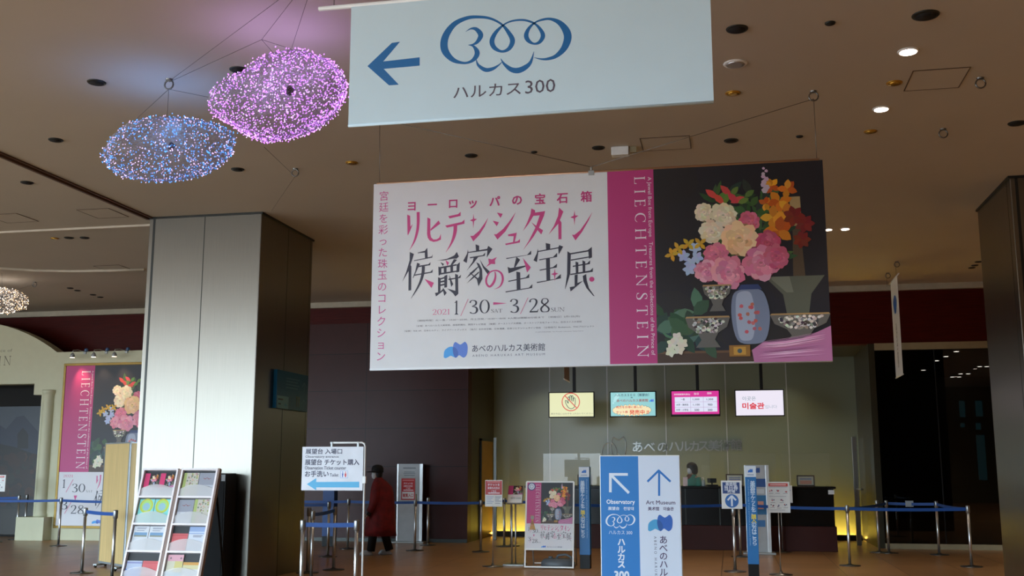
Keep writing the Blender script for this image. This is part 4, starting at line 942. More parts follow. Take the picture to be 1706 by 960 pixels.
# ================================================================== ceiling screens
def tv(px0, px1, py0, py1, label, draw):
    y = 22.95; P = Plane((0, y, 0)); a = P.uv(px0, py1); b = P.uv(px1, py0); x0, x1 = a[0], b[0]; zc = (P.uv(px0, py0)[1] + P.uv(px1, py0)[1]) / 2; z0 = (P.uv(px0, py1)[1] + P.uv(px1, py1)[1]) / 2
    t = thing('ceiling_screen', ((x0 + x1) / 2, y, z0), label, 'screen', 'screens hung over the ticket counter')
    hs = MB().box((x0, y, z0), (x1, y + .06, zc), .006).build('housing', M_BLACK, t)
    MB().box(((x0 + x1) / 2 + .02, y + .065, zc - .1), ((x0 + x1) / 2 + .085, y + .12, RZ), .004).build('pole', M_BLACK, t)
    MB().box(((x0 + x1) / 2 - .1, y + .06, z0 + .15), ((x0 + x1) / 2 + .2, y + .10, zc - .05), .004).build('bracket', M_STEELTRIM, t)
    ink = Ink(P); q = .022
    draw(ink, (x0 + q, z0 + q, x1 - q, zc - q), lambda x, y_: P.uv(900 + x / 4.062, 600 + y_ / 4.062)); ink.build('display', hs, M_SCREEN)
def d1(k, b, f):
    k.rect(*b, (226, 226, 176)); c = f(207, 284); s = f(208, 284)[0] - f(207, 284)[0]
    k.ring(*c, 62 * s, 6 * s, (214, 60, 40)); G = (24, 70, 66)
    k.ribbon([(*f(x, y), 4.2 * s) for x, y in ((190, 322), (176, 300), (170, 278), (176, 274), (186, 288), (190, 292), (187, 262), (191, 250), (197, 254), (199, 280), (200, 248), (205, 240), (210, 246), (211, 280), (213, 246), (218, 242), (222, 248), (222, 282), (226, 258), (232, 256), (236, 264), (236, 300), (228, 322), (208, 330), (190, 322))], G, n=3)
    k.line(f(165, 240), f(250, 328), 6 * s, (214, 60, 40)); k.ptext('展示作品にはお手をふれないでください', (900 + 72 / 4.062, 600 + 371 / 4.062), (900 + 358 / 4.062, 600 + 355 / 4.062), (120, 120, 100))
def pp(x, y): return (900 + x / 4.062, 600 + y / 4.062)
def d2(k, b, f):
    k.rect(*b, (146, 206, 208))
    for i in range(4): k.disc(b[0] + (b[2] - b[0]) * (.06 + .03 * i), b[1] + (b[3] - b[1]) * (.55 + .1 * i), .02 + .01 * i, (176, 224, 226))
    k.ptext('ハルカス３００（展望台）', pp(505, 248), pp(735, 226), (24, 60, 84), bold=.012); k.ptext('×', pp(612, 258), pp(626, 250), (24, 60, 84), bold=.02); k.ptext('あべのハルカス美術館', pp(518, 285), pp(730, 263), (150, 36, 30), bold=.012)
    a = f(738, 284); c = f(768, 264); mark(k, (a[0], a[1], c[0], c[1]))
    cx, cy = f(620, 340); rx = (f(752, 340)[0] - f(488, 340)[0]) / 2; ry = (f(620, 302)[1] - f(620, 378)[1]) / 2
    for i in range(26):
        a = i * .2417; k.disc(cx + rx * .93 * math.cos(a), cy + ry * .84 * math.sin(a), .030, (60, 60, 60), 12)
    for i in range(26):
        a = i * .2417; k.disc(cx + rx * .93 * math.cos(a), cy + ry * .84 * math.sin(a), .025, (244, 226, 180), 12)
    k.disc(cx, cy, rx * .95, (244, 226, 180), 32, ry * .88)
    k.ptext('両方をお得に楽しむ', pp(515, 328), pp(690, 309), (206, 60, 40), bold=.012); k.ptext('セット券', pp(515, 362), pp(593, 343), (206, 60, 40), bold=.012); k.ptext('発売中 !!', pp(605, 369), pp(735, 337), (222, 60, 30), bold=.02)
def d3(k, b, f):
    k.rect(*b, (214, 50, 150)); k.rect(b[0], b[1], b[2], f(900, 368)[1], (16, 12, 16))
    a = f(912, 352); c = f(1196, 248); k.rect(a[0], a[1], c[0], c[1], (222, 226, 246))
    for x in (1018, 1105): k.line((f(x, 300)[0], a[1]), (f(x, 300)[0], c[1]), .006, (170, 150, 190))
    for y in (284, 320): k.line((a[0], f(1050, y)[1]), (c[0], f(1050, y)[1]), .006, (190, 150, 190))
    k.ptext('美術館観覧料(税込)', pp(906, 241), pp(1014, 226), WH, bold=.012); k.ptext('当日', pp(1040, 236), pp(1072, 221), WH, bold=.012); k.ptext('団体', pp(1130, 232), pp(1160, 218), WH, bold=.012)
    for s, x, y, w in (('一般', 965, 267, 26), ('1,500', 1055, 267, 44), ('1,300', 1148, 267, 44), ('大学・高校生', 962, 303, 82), ('1,100', 1057, 303, 44), ('900', 1150, 302, 30), ('中学・小学生', 962, 338, 82), ('500', 1060, 338, 30), ('300', 1150, 338, 30)):
        k.ptext(s, pp(x - w / 2, y + 7), pp(x + w / 2, y - 7), (60, 60, 84), bold=.014)
def d4(k, b, f):
    k.rect(*b, (238, 232, 246)); k.ptext('이곳은', pp(1368, 275), pp(1458, 246), (120, 150, 160)); k.ptext('미술관', pp(1370, 332), pp(1515, 290), (216, 30, 50), bold=.03); k.ptext('입니다', pp(1522, 328), pp(1602, 304), (160, 176, 190))
tv(914, 990, 653, 696, 'ceiling screen with a hand crossed out in a red circle', d1)
tv(1016, 1093, 652, 695, 'ceiling screen with turquoise ground and a cream speech cloud', d2)
tv(1118, 1199, 650, 694, 'ceiling screen with a magenta price table', d3)
tv(1225, 1306, 649, 694, 'ceiling screen with red and grey korean words on white', d4)

# glass gate posts either side of the counter
def gate(px0, px1, py0, py1, y, label, glass_dx):
    a = on_y(px0, (py0 + py1) / 2, y); b = on_y(px1, (py0 + py1) / 2, y); b.z = on_y(px1, py0, y).z
    t = thing('glass_gate_post', ((a.x + b.x) / 2, y, 0), label, 'gate')
    MB().box((a.x, y, 0), (b.x, y + .07, b.z), .004).build('post', mat('grey steel post', (128, 128, 124), .35, .7), t)
    MB().box((b.x - .0, y + .03, .1), (b.x + glass_dx, y + .04, b.z - .02)).build('glass_leaf', M_WGLASS, t)
    MB().tube([((a.x + b.x) / 2, y - .01, 1.12), ((a.x + b.x) / 2, y - .09, 1.12), ((a.x + b.x) / 2 + .12, y - .09, 1.12)], .014, 8).build('handle', M_CHROME, t)
gate(1423, 1431, 728, 900, 23.2, 'tall grey steel gate post in the lit corner right of the counter', .14)
gate(822, 827, 729, 900, 23.4, 'slim grey steel gate post in the lit corner left of the counter', .3)
xd = RX0 + .012
a = on_x(806, 900, xd); b = on_x(821, 733, xd); ya, yb = 23.6, 24.75
t = struct('door_1', MB().box((RX0, ya, .02), (xd + .02, yb, 2.15)), mat('brass door', (150, 116, 44), .35, .8))
MB().box((RX0, ya - .06, .02), (xd + .03, ya, 2.2)).box((RX0, ya - .06, 2.15), (xd + .03, yb + .06, 2.2)).build('door_frame', M_STEELTRIM, t)
MB().tube([(xd + .06, ya + .5, .9), (xd + .06, ya + .5, 1.3)], .014, 8).build('door_handle', M_BLACK, t)

# ================================================================== people
def skin(name, J, E, rad, material, parent, sub=2, root=0):
    bm = bmesh.new(); L = bm.verts.layers.skin.verify(); keys = list(J); V = {}
    for k in keys:
        v = bm.verts.new(J[k]); r = rad[k]; v[L].radius = r if isinstance(r, tuple) else (r, r); V[k] = v
    V[keys[root]][L].use_root = True
    for a, b in E: bm.edges.new((V[a], V[b]))
    me = bpy.data.meshes.new('tmp'); bm.to_mesh(me); bm.free()
    o = bpy.data.objects.new('tmp', me); COL.objects.link(o)
    m = o.modifiers.new('s', 'SKIN'); m.use_smooth_shade = True
    m2 = o.modifiers.new('u', 'SUBSURF'); m2.levels = m2.render_levels = sub
    dg = bpy.context.evaluated_depsgraph_get(); dg.update()
    e = o.evaluated_get(dg); out = bpy.data.meshes.new_from_object(e)
    vs = [v.co.copy() for v in out.vertices]; fs = [tuple(p.vertices) for p in out.polygons]
    bpy.data.objects.remove(o); bpy.data.meshes.remove(me); bpy.data.meshes.remove(out)
    g = MB(); g.add(vs, fs, smooth=True)
    return g.build(name, material, parent)
def person(base, h, face, label, cloth, lean, arms, feet, seated=False):
    """face: unit direction the person looks in, on the floor; lean: forward shift of the head"""
    B = Vector(base); Fd = Vector((face[0], face[1], 0)).normalized(); S = Vector((-Fd.y, Fd.x, 0)); k = h / 1.65
    W = lambda f, s, z: B + Fd * f * k + S * s * k + Vector((0, 0, z * k))
    t = thing('person', base, label, 'person')
    J = {'pel': W(0, 0, .88), 'waist': W(lean * .25, 0, 1.05), 'chest': W(lean * .6, 0, 1.25), 'neck': W(lean * .85, 0, 1.40), 'jaw': W(lean + .01, 0, 1.475), 'head': W(lean + .015, 0, 1.56), 'top': W(lean, 0, 1.625), 'nose': W(lean + .10, 0, 1.525)}
    rad = {'pel': .15 * k, 'waist': .125 * k, 'chest': .145 * k, 'neck': .052 * k, 'jaw': .066 * k, 'head': .085 * k, 'top': .05 * k, 'nose': .016 * k}
    E = [('pel', 'waist'), ('waist', 'chest'), ('chest', 'neck'), ('neck', 'jaw'), ('jaw', 'head'), ('head', 'top'), ('head', 'nose')]
    for sd, (ff, kn) in zip((1, -1), feet):
        n = 'lr'[sd < 0]
        J['hip' + n] = W(0, .09 * sd, .84); J['knee' + n] = W(kn, .1 * sd, .47); J['ank' + n] = W(ff - .03, .1 * sd, .09); J['toe' + n] = W(ff + .12, .11 * sd, .04)
        rad.update({'hip' + n: .085 * k, 'knee' + n: .058 * k, 'ank' + n: .042 * k, 'toe' + n: .035 * k})
        E += [('pel', 'hip' + n), ('hip' + n, 'knee' + n), ('knee' + n, 'ank' + n), ('ank' + n, 'toe' + n)]
    for sd, (el, ha) in zip((1, -1), arms):
        n = 'lr'[sd < 0]
        J['sh' + n] = W(lean * .7, .175 * sd, 1.33); J['el' + n] = W(el[0], el[1] * sd, el[2]); J['wr' + n] = W(ha[0], ha[1] * sd, ha[2])
        rad.update({'sh' + n: .058 * k, 'el' + n: .042 * k, 'wr' + n: .028 * k}); E += [('chest', 'sh' + n), ('sh' + n, 'el' + n), ('el' + n, 'wr' + n)]
        d = (J['wr' + n] - J['el' + n]).normalized(); J['palm' + n] = J['wr' + n] + d * .05 * k; rad['palm' + n] = (.034 * k, .018 * k); E.append(('wr' + n, 'palm' + n))
        for q in range(4):
            o = S * (q - 1.5) * .017 * k + Fd * .004 * k; ln = (.065, .078, .074, .056)[q] * k
            J[f'f{n}{q}a'] = J['palm' + n] + o + d * .03 * k; J[f'f{n}{q}b'] = J['palm' + n] + o * 1.05 + d * (.03 * k + ln * .5) + Fd * .008 * k; J[f'f{n}{q}c'] = J['palm' + n] + o * 1.05 + d * (.026 * k + ln) + Fd * .024 * k
            rad.update({f'f{n}{q}a': .009 * k, f'f{n}{q}b': .0085 * k, f'f{n}{q}c': .007 * k}); E += [('palm' + n, f'f{n}{q}a'), (f'f{n}{q}a', f'f{n}{q}b'), (f'f{n}{q}b', f'f{n}{q}c')]
        J['th' + n] = J['palm' + n] + Fd * .035 * k - d * .005 * k; J['ti' + n] = J['palm' + n] + Fd * .055 * k + d * .035 * k; rad.update({'th' + n: .011 * k, 'ti' + n: .008 * k}); E += [('palm' + n, 'th' + n), ('th' + n, 'ti' + n)]
    skin('body', J, E, rad, mat('skin tone', (196, 150, 122), .55), t, 2)
    return t, W, J, k
def sleeve(J, n, r0, r1, m, t, name='sleeve'):
    MB().tube([J['sh' + n] + (J['sh' + n] - J['el' + n]) * .12, J['sh' + n] * .6 + J['el' + n] * .4, J['el' + n], J['el' + n] * .45 + J['wr' + n] * .55, J['wr' + n]], [r0 * .9, r0, r0 * .86, r1, r1 * 1.02], 14).build(name, m, t)
def rings3(W, rows, n=24, wav=0.0, k=1.0):
    """cloth shell: rows of (forward, side, z, r_forward, r_side)"""
    g = MB(); vs = []; fs = []
    for j, (f, s, z, rf, rs) in enumerate(rows):
        for i in range(n):
            a = 2 * math.pi * i / n; w = 1 + wav * (j / max(1, len(rows) - 1)) * math.sin(5 * a + 1.3)
            vs.append(W(f + rf * w * math.cos(a), s + rs * w * math.sin(a), z))
    for j in range(len(rows) - 1):
        for i in range(n): fs.append((j * n + i, j * n + (i + 1) % n, (j + 1) * n + (i + 1) % n, (j + 1) * n + i))
    fs += [tuple(range(n)), tuple((len(rows) - 1) * n + i for i in range(n))]
    g.add(vs, fs, smooth=True); return g
# visitor in the red coat
pb = on_z(634, 925)
t, W, J, k = person((pb.x, pb.y, 0), 1.56, (-1, -.10), 'person in a long dark red coat, black hat and white mask walking left', None, .09, (((.06, .26, 1.04), (.17, .25, .82)), ((.02, .26, 1.04), (.13, .25, .82))), ((.20, .12), (-.12, -.03)))
M_COAT = mat('dark red wool', (112, 12, 14), .8, var=.35, scale=9, bump=.15); M_TROUS = mat('black trousers', (16, 15, 17), .8)
rings3(W, [(.02, 0, .36, .32, .28), (.015, 0, .55, .295, .27), (.0, 0, .8, .265, .25), (-.01, 0, 1.0, .24, .235), (-.01, 0, 1.15, .225, .23), (.0, 0, 1.28, .20, .215), (.03, 0, 1.37, .14, .16), (.06, 0, 1.43, .085, .09), (.07, 0, 1.46, .07, .075)], 28, .05).build('coat', M_COAT, t)
for n in 'lr': sleeve(J, n, .078 * k, .066 * k, M_COAT, t)
for n in 'lr': MB().tube([J['hip' + n], J['knee' + n], J['ank' + n] + Vector((0, 0, -.01))], [.095 * k, .085 * k, .078 * k], 14).build('trouser_leg', M_TROUS, t)
for n in 'lr':
    a, b = J['ank' + n], J['toe' + n]
    MB().loft([(a.x * .45 + b.x * .55, a.y * .45 + b.y * .55, z, rx, ry) for z, rx, ry in ((.0, .125, .046), (.03, .13, .05), (.065, .10, .046), (.09, .06, .04))], 18).build('shoe', mat('silver shoe', (170, 172, 176), .5), t)
hc = J['head']; Fd = Vector((-1, -.1, 0)).normalized()
MB().lathe((hc.x + .012, hc.y, hc.z + .0), [(.108, .0), (.112, .03), (.108, .075), (.085, .115), (.04, .132), (.0, .134)], 22).build('hat', M_TROUS, t)
MB().lathe((hc.x - .03, hc.y, hc.z - .005), [(.105, .012), (.165, .0), (.168, .006), (.11, .022)], 24).build('hat_brim', M_TROUS, t)
MB().loft([(hc.x + Fd.x * .036, hc.y + Fd.y * .036, hc.z + z, rx, ry) for z, rx, ry in ((-.12, .03, .035), (-.10, .050, .052), (-.06, .060, .060), (-.03, .056, .060), (-.005, .048, .054))], 18).build('face_mask', mat('white face mask', (214, 214, 216), .8), t)
MB().loft([(hc.x + .045, hc.y, hc.z + z, rx, ry) for z, rx, ry in ((-.12, .03, .05), (-.09, .05, .07), (-.04, .06, .085), (.02, .06, .085))], 18).build('hair', mat('dark hair', (24, 20, 20), .6), t)
for n in 'lr':
    w_, p_ = J['wr' + n], J['palm' + n]; MB().tube([w_, p_, p_ + (p_ - w_) * .6], [.036 * k, .042 * k, .034 * k], 12).build('glove_cuff', M_TROUS, t)
# clerk behind the counter
pb = on_y(1155, 800, 22.45)
t, W, J, k = person((pb.x, 22.5, 0), 1.64, (-.75, -.66), 'person with dark bob hair and turquoise jacket standing behind the counter', None, .03, (((.03, .24, 1.06), (.16, .18, 1.02)), ((.03, .24, 1.06), (.16, .18, 1.02))), ((.03, .01), (.0, .0)))
M_JACK = mat('turquoise jacket', (44, 128, 116), .7, var=.1)
rings3(W, [(.0, 0, .72, .15, .19), (.0, 0, .9, .16, .195), (.01, 0, 1.06, .14, .165), (.02, 0, 1.22, .145, .195), (.02, 0, 1.33, .12, .19), (.025, 0, 1.395, .085, .11), (.03, 0, 1.43, .065, .07)], 24).build('jacket', M_JACK, t)
rings3(W, [(.0, 0, .30, .17, .19), (.0, 0, .5, .165, .19), (.0, 0, .74, .15, .185)], 24).build('skirt', M_TROUS, t)
for n in 'lr': sleeve(J, n, .066 * k, .054 * k, M_JACK, t)
hc = J['head']; Fd = Vector((-.75, -.66, 0)).normalized()
MB().loft([(hc.x - Fd.x * rf, hc.y - Fd.y * rf, hc.z + z, rx, rx) for z, rx, rf in ((-.13, .07, .05), (-.09, .095, .045), (-.03, .108, .035), (.03, .112, .02), (.08, .092, .012), (.11, .05, .012), (.12, .01, .012))], 20).build('hair', mat('dark hair'), t)
MB().loft([(hc.x + Fd.x * .038, hc.y + Fd.y * .038, hc.z + z, r, r) for z, r in ((-.118, .03), (-.098, .05), (-.06, .058), (-.03, .055), (-.005, .047))], 18).build('face_mask', mat('white face mask'), t)
MB().loft([(J['neck'].x + Fd.x * .06, J['neck'].y + Fd.y * .06, J['neck'].z + z, r, r) for z, r in ((-.13, .02), (-.06, .055), (.0, .065), (.03, .05))], 16).build('scarf', mat('brown scarf', (110, 66, 52), .7), t)

# ================================================================== belt stanchions
def make_stanchion():
    t = thing('belt_stanchion', (0, 0, 0), 'steel belt stanchion', 'stanchion', 'belt stanchions of the queue lanes')
    MB().lathe((0, 0, 0), [(.165, 0), (.17, .006), (.165, .012), (.06, .02), (.03, .035)], 28).build('base', mat('steel floor plate', (110, 108, 104), .3, .9), t)
    MB().lathe((0, 0, 0), [(.023, .02), (.023, .84)], 18).build('pole', M_CHROME, t)
    MB().lathe((0, 0, 0), [(.026, .835), (.033, .845), (.033, .945), (.030, .955), (.01, .958)], 20).build('belt_head', mat('satin steel head', (150, 150, 150), .35, .9), t)
    return t
_proto = None; _used = False
def stanchion(p, label, belts=(), group='belt stanchions of the queue lanes', h=.9):
    global _proto, _used
    if _proto is None: _proto = make_stanchion()
    if not _used: t = _proto; _used = True; t.location = (p.x, p.y, 0)
    else:
        src = [c for c in _proto.children if c.name.split('.')[0] != 'belt']
        t = _proto.copy(); COL.objects.link(t); t.location = (p.x, p.y, 0)
        for ch in src:
            c = ch.copy(); COL.objects.link(c); c.parent = t
    tag(t, label, 'stanchion', group)
    for q in belts:
        d = Vector((q.x - p.x, q.y - p.y, 0)); L = d.length; d.normalize(); n = Vector((-d.y, d.x, 0)) * .0015; m = MB()
        seg = 10; up = []
        for i in range(seg + 1):
            s = i / seg; c = Vector((p.x, p.y, 0)) + d * (.034 + (L - .068) * s); sag = -.018 * 4 * s * (1 - s) * min(1, L / 2.5)
            for zz, sg in ((.875, 1), (.925, 1), (.925, -1), (.875, -1)): up.append(c + n * sg + Vector((0, 0, zz + sag)))
        fs = [(i * 4 + a, i * 4 + (a + 1) % 4, i * 4 + 4 + (a + 1) % 4, i * 4 + 4 + a) for i in range(seg) for a in range(4)] + [(0, 1, 2, 3), (seg * 4 + 3, seg * 4 + 2, seg * 4 + 1, seg * 4)]
        m.add(up, fs); m.build('belt', M_BLUE, t)
    return t
TOP = lambda x, y: on_z(x, y, .957)
S1, S2, S3 = on_z(97, 910), on_z(136, 955), TOP(193, 850)
S4, S5 = on_y(29, 870, 21.4), on_y(42, 870, 22.0)
stanchion(S1, 'steel stanchion before the gilt framed poster, belts on both sides', (Vector((-15.4, 19.6, 0)), Vector((-11.2, 19.4, 0))))
stanchion(Vector((-15.4, 19.6, 0)), 'steel stanchion outside the left edge ending the belt along the facade')
stanchion(Vector((-11.2, 19.4, 0)), 'steel stanchion behind the oak folding screen')
stanchion(S2, 'nearer left steel stanchion linked to the oak folding screen post', (S3,))
stanchion(S3, 'steel stanchion directly in front of the oak folding screen')
stanchion(S4, 'steel stanchion in the dark opening of the cream facade', (Vector((-17.4, S4.y, 0)),))
stanchion(S5, 'steel stanchion behind the pedestal of the cream facade')
C1, C2 = TOP(505, 866), TOP(594.5, 866.5)
C3, C3b, C4, C5, C6 = on_z(512, 955), TOP(521.5, 851), on_z(555.6, 950), on_z(546, 928), on_z(579, 915)
C8, C9, C10 = on_z(691, 918), on_z(712.5, 909), on_z(801, 920)
stanchion(C1, 'front stanchion beside the left pillar edge, its belt under the white arrow sign', (C2,))
stanchion(C2, 'front stanchion at the foot of the white arrow sign pole')
stanchion(C3, 'stanchion just behind the front one beside the left pillar')
stanchion(C3b, 'stanchion close behind the front left one, belt running to the one with a tall head', (C4,))
stanchion(C4, 'stanchion in the middle under the white arrow sign, nearer the viewer', ())
stanchion(C5, 'stanchion under the white arrow sign, in front of the far blue column', (Vector((C5.x - 1.5, C5.y + .2, 0)),))
stanchion(C6, 'far stanchion under the white arrow sign next to the person in red', (Vector((C6.x - 1.5, C6.y + .1, 0)), C8))
stanchion(C8, 'stanchion carrying the red notice before the grey info pylon', (C10,))
stanchion(C9, 'stanchion standing right of the grey info pylon by the purple wall')
C11, C12 = on_z(840, 911), on_z(852, 910)
CH = on_z(1020, 932)
stanchion(C10, 'stanchion left of the small red and white sign stand', (C11,))
stanchion(C11, 'stanchion between the red and white sign stand and the leaflet desk', (CH,))
stanchion(C12, 'stanchion seen just behind the leaflet desk')
R0, R0b = on_z(1225, 953), on_z(1234, 928)
stanchion(CH, 'stanchion hidden behind the blue and white sign board', (R0b,))
R1, R2, R3, R4, R5 = on_z(1416, 943), on_z(1465, 921), on_z(1481, 922), on_z(1565, 925), on_z(1619, 945)
stanchion(R0, 'stanchion carrying the blue day ticket sign')
stanchion(R0b, 'stanchion behind the blue day ticket sign', (R1,))
stanchion(R1, 'stanchion in front of the yellow lit corner, belts to left and right', (R5, R3))
stanchion(R2, 'far stanchion at the left end of the tinted glazing')
stanchion(R3, 'stanchion before the left end of the tinted glazing, second from the lit corner', (R4,))
stanchion(R4, 'stanchion in the middle of the tinted glazing', (R5,))
stanchion(R5, 'rightmost stanchion near the right pillar')
bp = R3.lerp(R4, .47)
t = thing('belt_sign', (bp.x, bp.y, .85), 'small pale card clipped on the belt before the tinted glazing', 'card')
MB().box((bp.x - .07, bp.y - .012, .845), (bp.x + .07, bp.y - .006, .95), .002).build('card', mat('pale grey card', (150, 160, 168), .6), t)
MB().box((bp.x - .07, bp.y - .008, .935), (bp.x + .07, bp.y + .008, .955), .002).build('clip', M_GREYMET, t)

# ================================================================== sign stands
def slab(P, pts, d, name, m, parent):
    """a flat board behind plane P with the pixel outline pts"""
    uv = [P.uv(*p) for p in pts]; x0 = min(u for u, v in uv); x1 = max(u for u, v in uv); z0 = sum(sorted(v for u, v in uv)[:2]) / 2; z1 = sum(sorted(v for u, v in uv)[2:]) / 2
    slab.last = MB().box((x0, P.o.y + .0005, z0), (x1, P.o.y + d, z1), .003).build(name, m, parent)
    return x0, z0, x1, z1
# white arrow sign at the left
Y = 11.7; P = Plane((0, Y, 0))
q = P.uv(605, 800)
t = thing('sign_stand', (q[0], Y + .03, 0), 'white board on a slim white pole with a light blue left arrow', 'sign')
b = slab(P, ((504, 745), (604, 744), (604, 818), (504, 817)), .008, 'board', mat('white sign board', (224, 226, 234), .5), t)
pz = b[3] + .045; px_ = b[2] + .012
MB().tube([(px_, Y + .02, 0.02), (px_, Y + .02, pz - .04), (px_ - .012, Y + .02, pz - .01), (px_ - .04, Y + .02, pz), (b[0] + .33, Y + .02, pz)], .011, 10).build('pole', M_WHITE, t)
MB().lathe((px_, Y + .02, 0), [(.16, 0), (.165, .008), (.15, .016), (.02, .025)], 24).build('base', M_WHITE, t)
for xx in (b[0] + .35, b[2] - .07): MB().box((xx - .012, Y + .005, b[3] - .03), (xx + .012, Y + .03, pz + .008), .003).build('clip', M_GREYMET, t)
MB().box((px_ - .02, Y + .0, b[1] + .08), (px_ + .02, Y + .035, b[1] + .16), .003).build('clamp', M_WHITE, t)
ink = Ink(P); NV = (44, 40, 74); f = lambda x, y: (420 + x / 2.667, 600 + y / 2.667)
for s, a, c, bo in (('展望台 入場口', (238, 418), (400, 394), .022), ('展望台 チケット購入', (235, 467), (476, 441), .022), ('お手洗い', (235, 519), (340, 493), .022), ('Observatory entrance', (237, 438), (385, 424), .01), ('Observation Ticket counter', (234, 487), (418, 472), .01), ('Toilet', (345, 518), (384, 504), .01)):
    ink.ptext(s, f(*a), f(*c), NV, bold=bo)
bd = slab.last; ink.build('lettering', bd)
ink = Ink(P); ink.poly([P.uv(*f(*p)) for p in ((243, 552), (285, 525), (285, 542), (476, 541), (476, 567), (285, 566), (285, 579))], (68, 170, 216)); ink.build('arrow', bd)
ink = Ink(P); a = P.uv(*f(392, 525)); c = P.uv(*f(426, 492)); w = c[0] - a[0]; h = c[1] - a[1]
ink.rect(*a, *c, (150, 170, 220)); ink.rect(a[0] + .004, a[1] + .004, c[0] - .004, c[1] - .004, (230, 232, 240))
for cx, cc in ((.3, (40, 80, 180)), (.68, (214, 60, 70))):
    x = a[0] + w * cx; ink.disc(x, a[1] + h * .8, w * .07, cc, 12); ink.poly([(x - w * .1, a[1] + h * .66), (x + w * .1, a[1] + h * .66), (x + w * (.07 if cx < .5 else .13), a[1] + h * .34), (x + w * .05, a[1] + h * .12), (x - w * .05, a[1] + h * .12), (x - w * (.07 if cx < .5 else .13), a[1] + h * .34)], cc)
ink.build('toilet_symbol', bd)

# tall blue and white direction board, nearest of all
Y = 8.0; P = Plane((0, Y, 0)); f = lambda x, y: (980 + x / 4.361, 740 + y / 4.361)
a = P.uv(1000, 958); c = P.uv(1133, 759); x0, x1, z1 = P.uv(1000, 860)[0], P.uv(1135, 860)[0], P.uv(1066, 758.5)[1]
t = thing('direction_board', ((x0 + x1) / 2, Y, 0), 'tall free standing direction board, blue left half and white right half', 'sign')
bd = MB().box((x0, Y + .001, .06), (x1, Y + .05, z1), .006).build('panel', M_WHITE, t)
MB().box((x0 - .03, Y - .16, 0), (x1 + .03, Y + .22, .03), .006).box((x0 + .05, Y + .005, .02), (x1 - .05, Y + .045, .08)).build('base', M_GREYMET, t)
xm = P.uv(1065, 860)[0]; e = .006
ink = Ink(P); ink.rect(x0 + e, .07, xm, z1 - .008, (36, 122, 196)); ink.rect(xm, .07, x1 - e, z1 - .008, (214, 222, 238)); ink.build('face', bd)
ink = Ink(P, .0012); s = P.uv(981, 800)[0] - P.uv(980, 800)[0]; s /= 4.361; LW = (224, 232, 244); BB = (32, 112, 190); PU = (72, 50, 92)
ink.line(P.uv(*f(161, 212)), P.uv(*f(161, 351)), 19 * s, LW); ink.line(P.uv(*f(152, 221)), P.uv(*f(288, 221)), 19 * s, LW); ink.line(P.uv(*f(158, 218)), P.uv(*f(296, 356)), 19 * s, LW)
ink.line(P.uv(*f(515, 190)), P.uv(*f(515, 377)), 15 * s, BB)
ink.line(P.uv(*f(515, 190)), P.uv(*f(430, 274)), 15 * s, BB); ink.line(P.uv(*f(509, 190)), P.uv(*f(598, 274)), 15 * s, BB); ink.build('arrow', bd)
ink = Ink(P, .0012)
ink.ptext('Observatory', f(134, 444), f(338, 405), LW, bold=.02); ink.ptext('展望台　전망대', f(145, 480), f(330, 457), LW, bold=.02); ink.ptext('ハルカス 300', f(150, 655), f(320, 630), LW)
for ch, y in zip('ハルカス', (712, 767, 822, 875)): ink.char(ch, *P.uv(*f(241, y)), 58 * s, LW, .03)
ink.ptext('300', f(192, 985), f(296, 926), LW, bold=.03)
ink.ptext('Art Museum', f(420, 438), f(632, 411), PU, bold=.008); ink.ptext('美术馆　미술관', f(435, 483), f(620, 458), PU, bold=.02)
for i, ch in enumerate('あべのハルカス美術館'): ink.char(ch, *P.uv(*f(546 + i * .6, 697 + i * 59)), 62 * s, PU, .006)
a = P.uv(*f(478, 670)); c = P.uv(*f(498, 1290)); ink.text('ABENO HARUKAS ART MUSEUM', (a[0], c[1], P.uv(*f(496, 670))[0], a[1]), (96, 98, 120), rot=True, spacing=1.6)
ink.build('lettering', bd)
ink = Ink(P, .0012); ee = 215 / 1306 * s
cloud_mark(ink, lambda x, y: P.uv(*f(127 + (x - 84) * 215 / 1306, 509 + (y - 96) * 105 / 575)), ee, LW)
a = P.uv(*f(435, 634)); c = P.uv(*f(612, 514)); mark(ink, (a[0], a[1], c[0], c[1]), ((70, 156, 204), (44, 96, 180), (36, 84, 152))); ink.build('emblem', bd)

# red and white sign stand, leaflet desk, day ticket sign, red notice, paper sign stands
def pole_sign(base, P, px, label, draw, pole_r=.011, board=M_WHITE, base_r=.17, two=False, name='sign_stand', tall=True):
    t = thing(name, (base.x, P.o.y + .02, 0), label, 'sign')
    b = slab(P, px, .012, 'board', board, t)
    xm = (b[0] + b[2]) / 2 if base is None else base.x
    if tall:
        MB().tube([(xm, P.o.y + .025, .01), (xm, P.o.y + .025, b[1] + .1)], pole_r, 10).build('pole', M_CHROME, t)
        MB().lathe((xm, P.o.y + .025, 0), [(base_r, 0), (base_r, .008), (.03, .016), (.018, .05)], 24).build('base', mat('steel floor plate'), t)
    ink = Ink(P, .0012); draw(ink, b); ink.build('lettering', slab.last)
    return t, b
RD = (190, 40, 44)
def lines(k, b, x0, x1, ys, c, h=.012):
    w = b[2] - b[0]; hh = b[3] - b[1]
    for i, y in enumerate(ys): k.rect(b[0] + w * x0, b[1] + hh * y, b[0] + w * (x1 - .07 * (i % 3)), b[1] + hh * y + h, c)
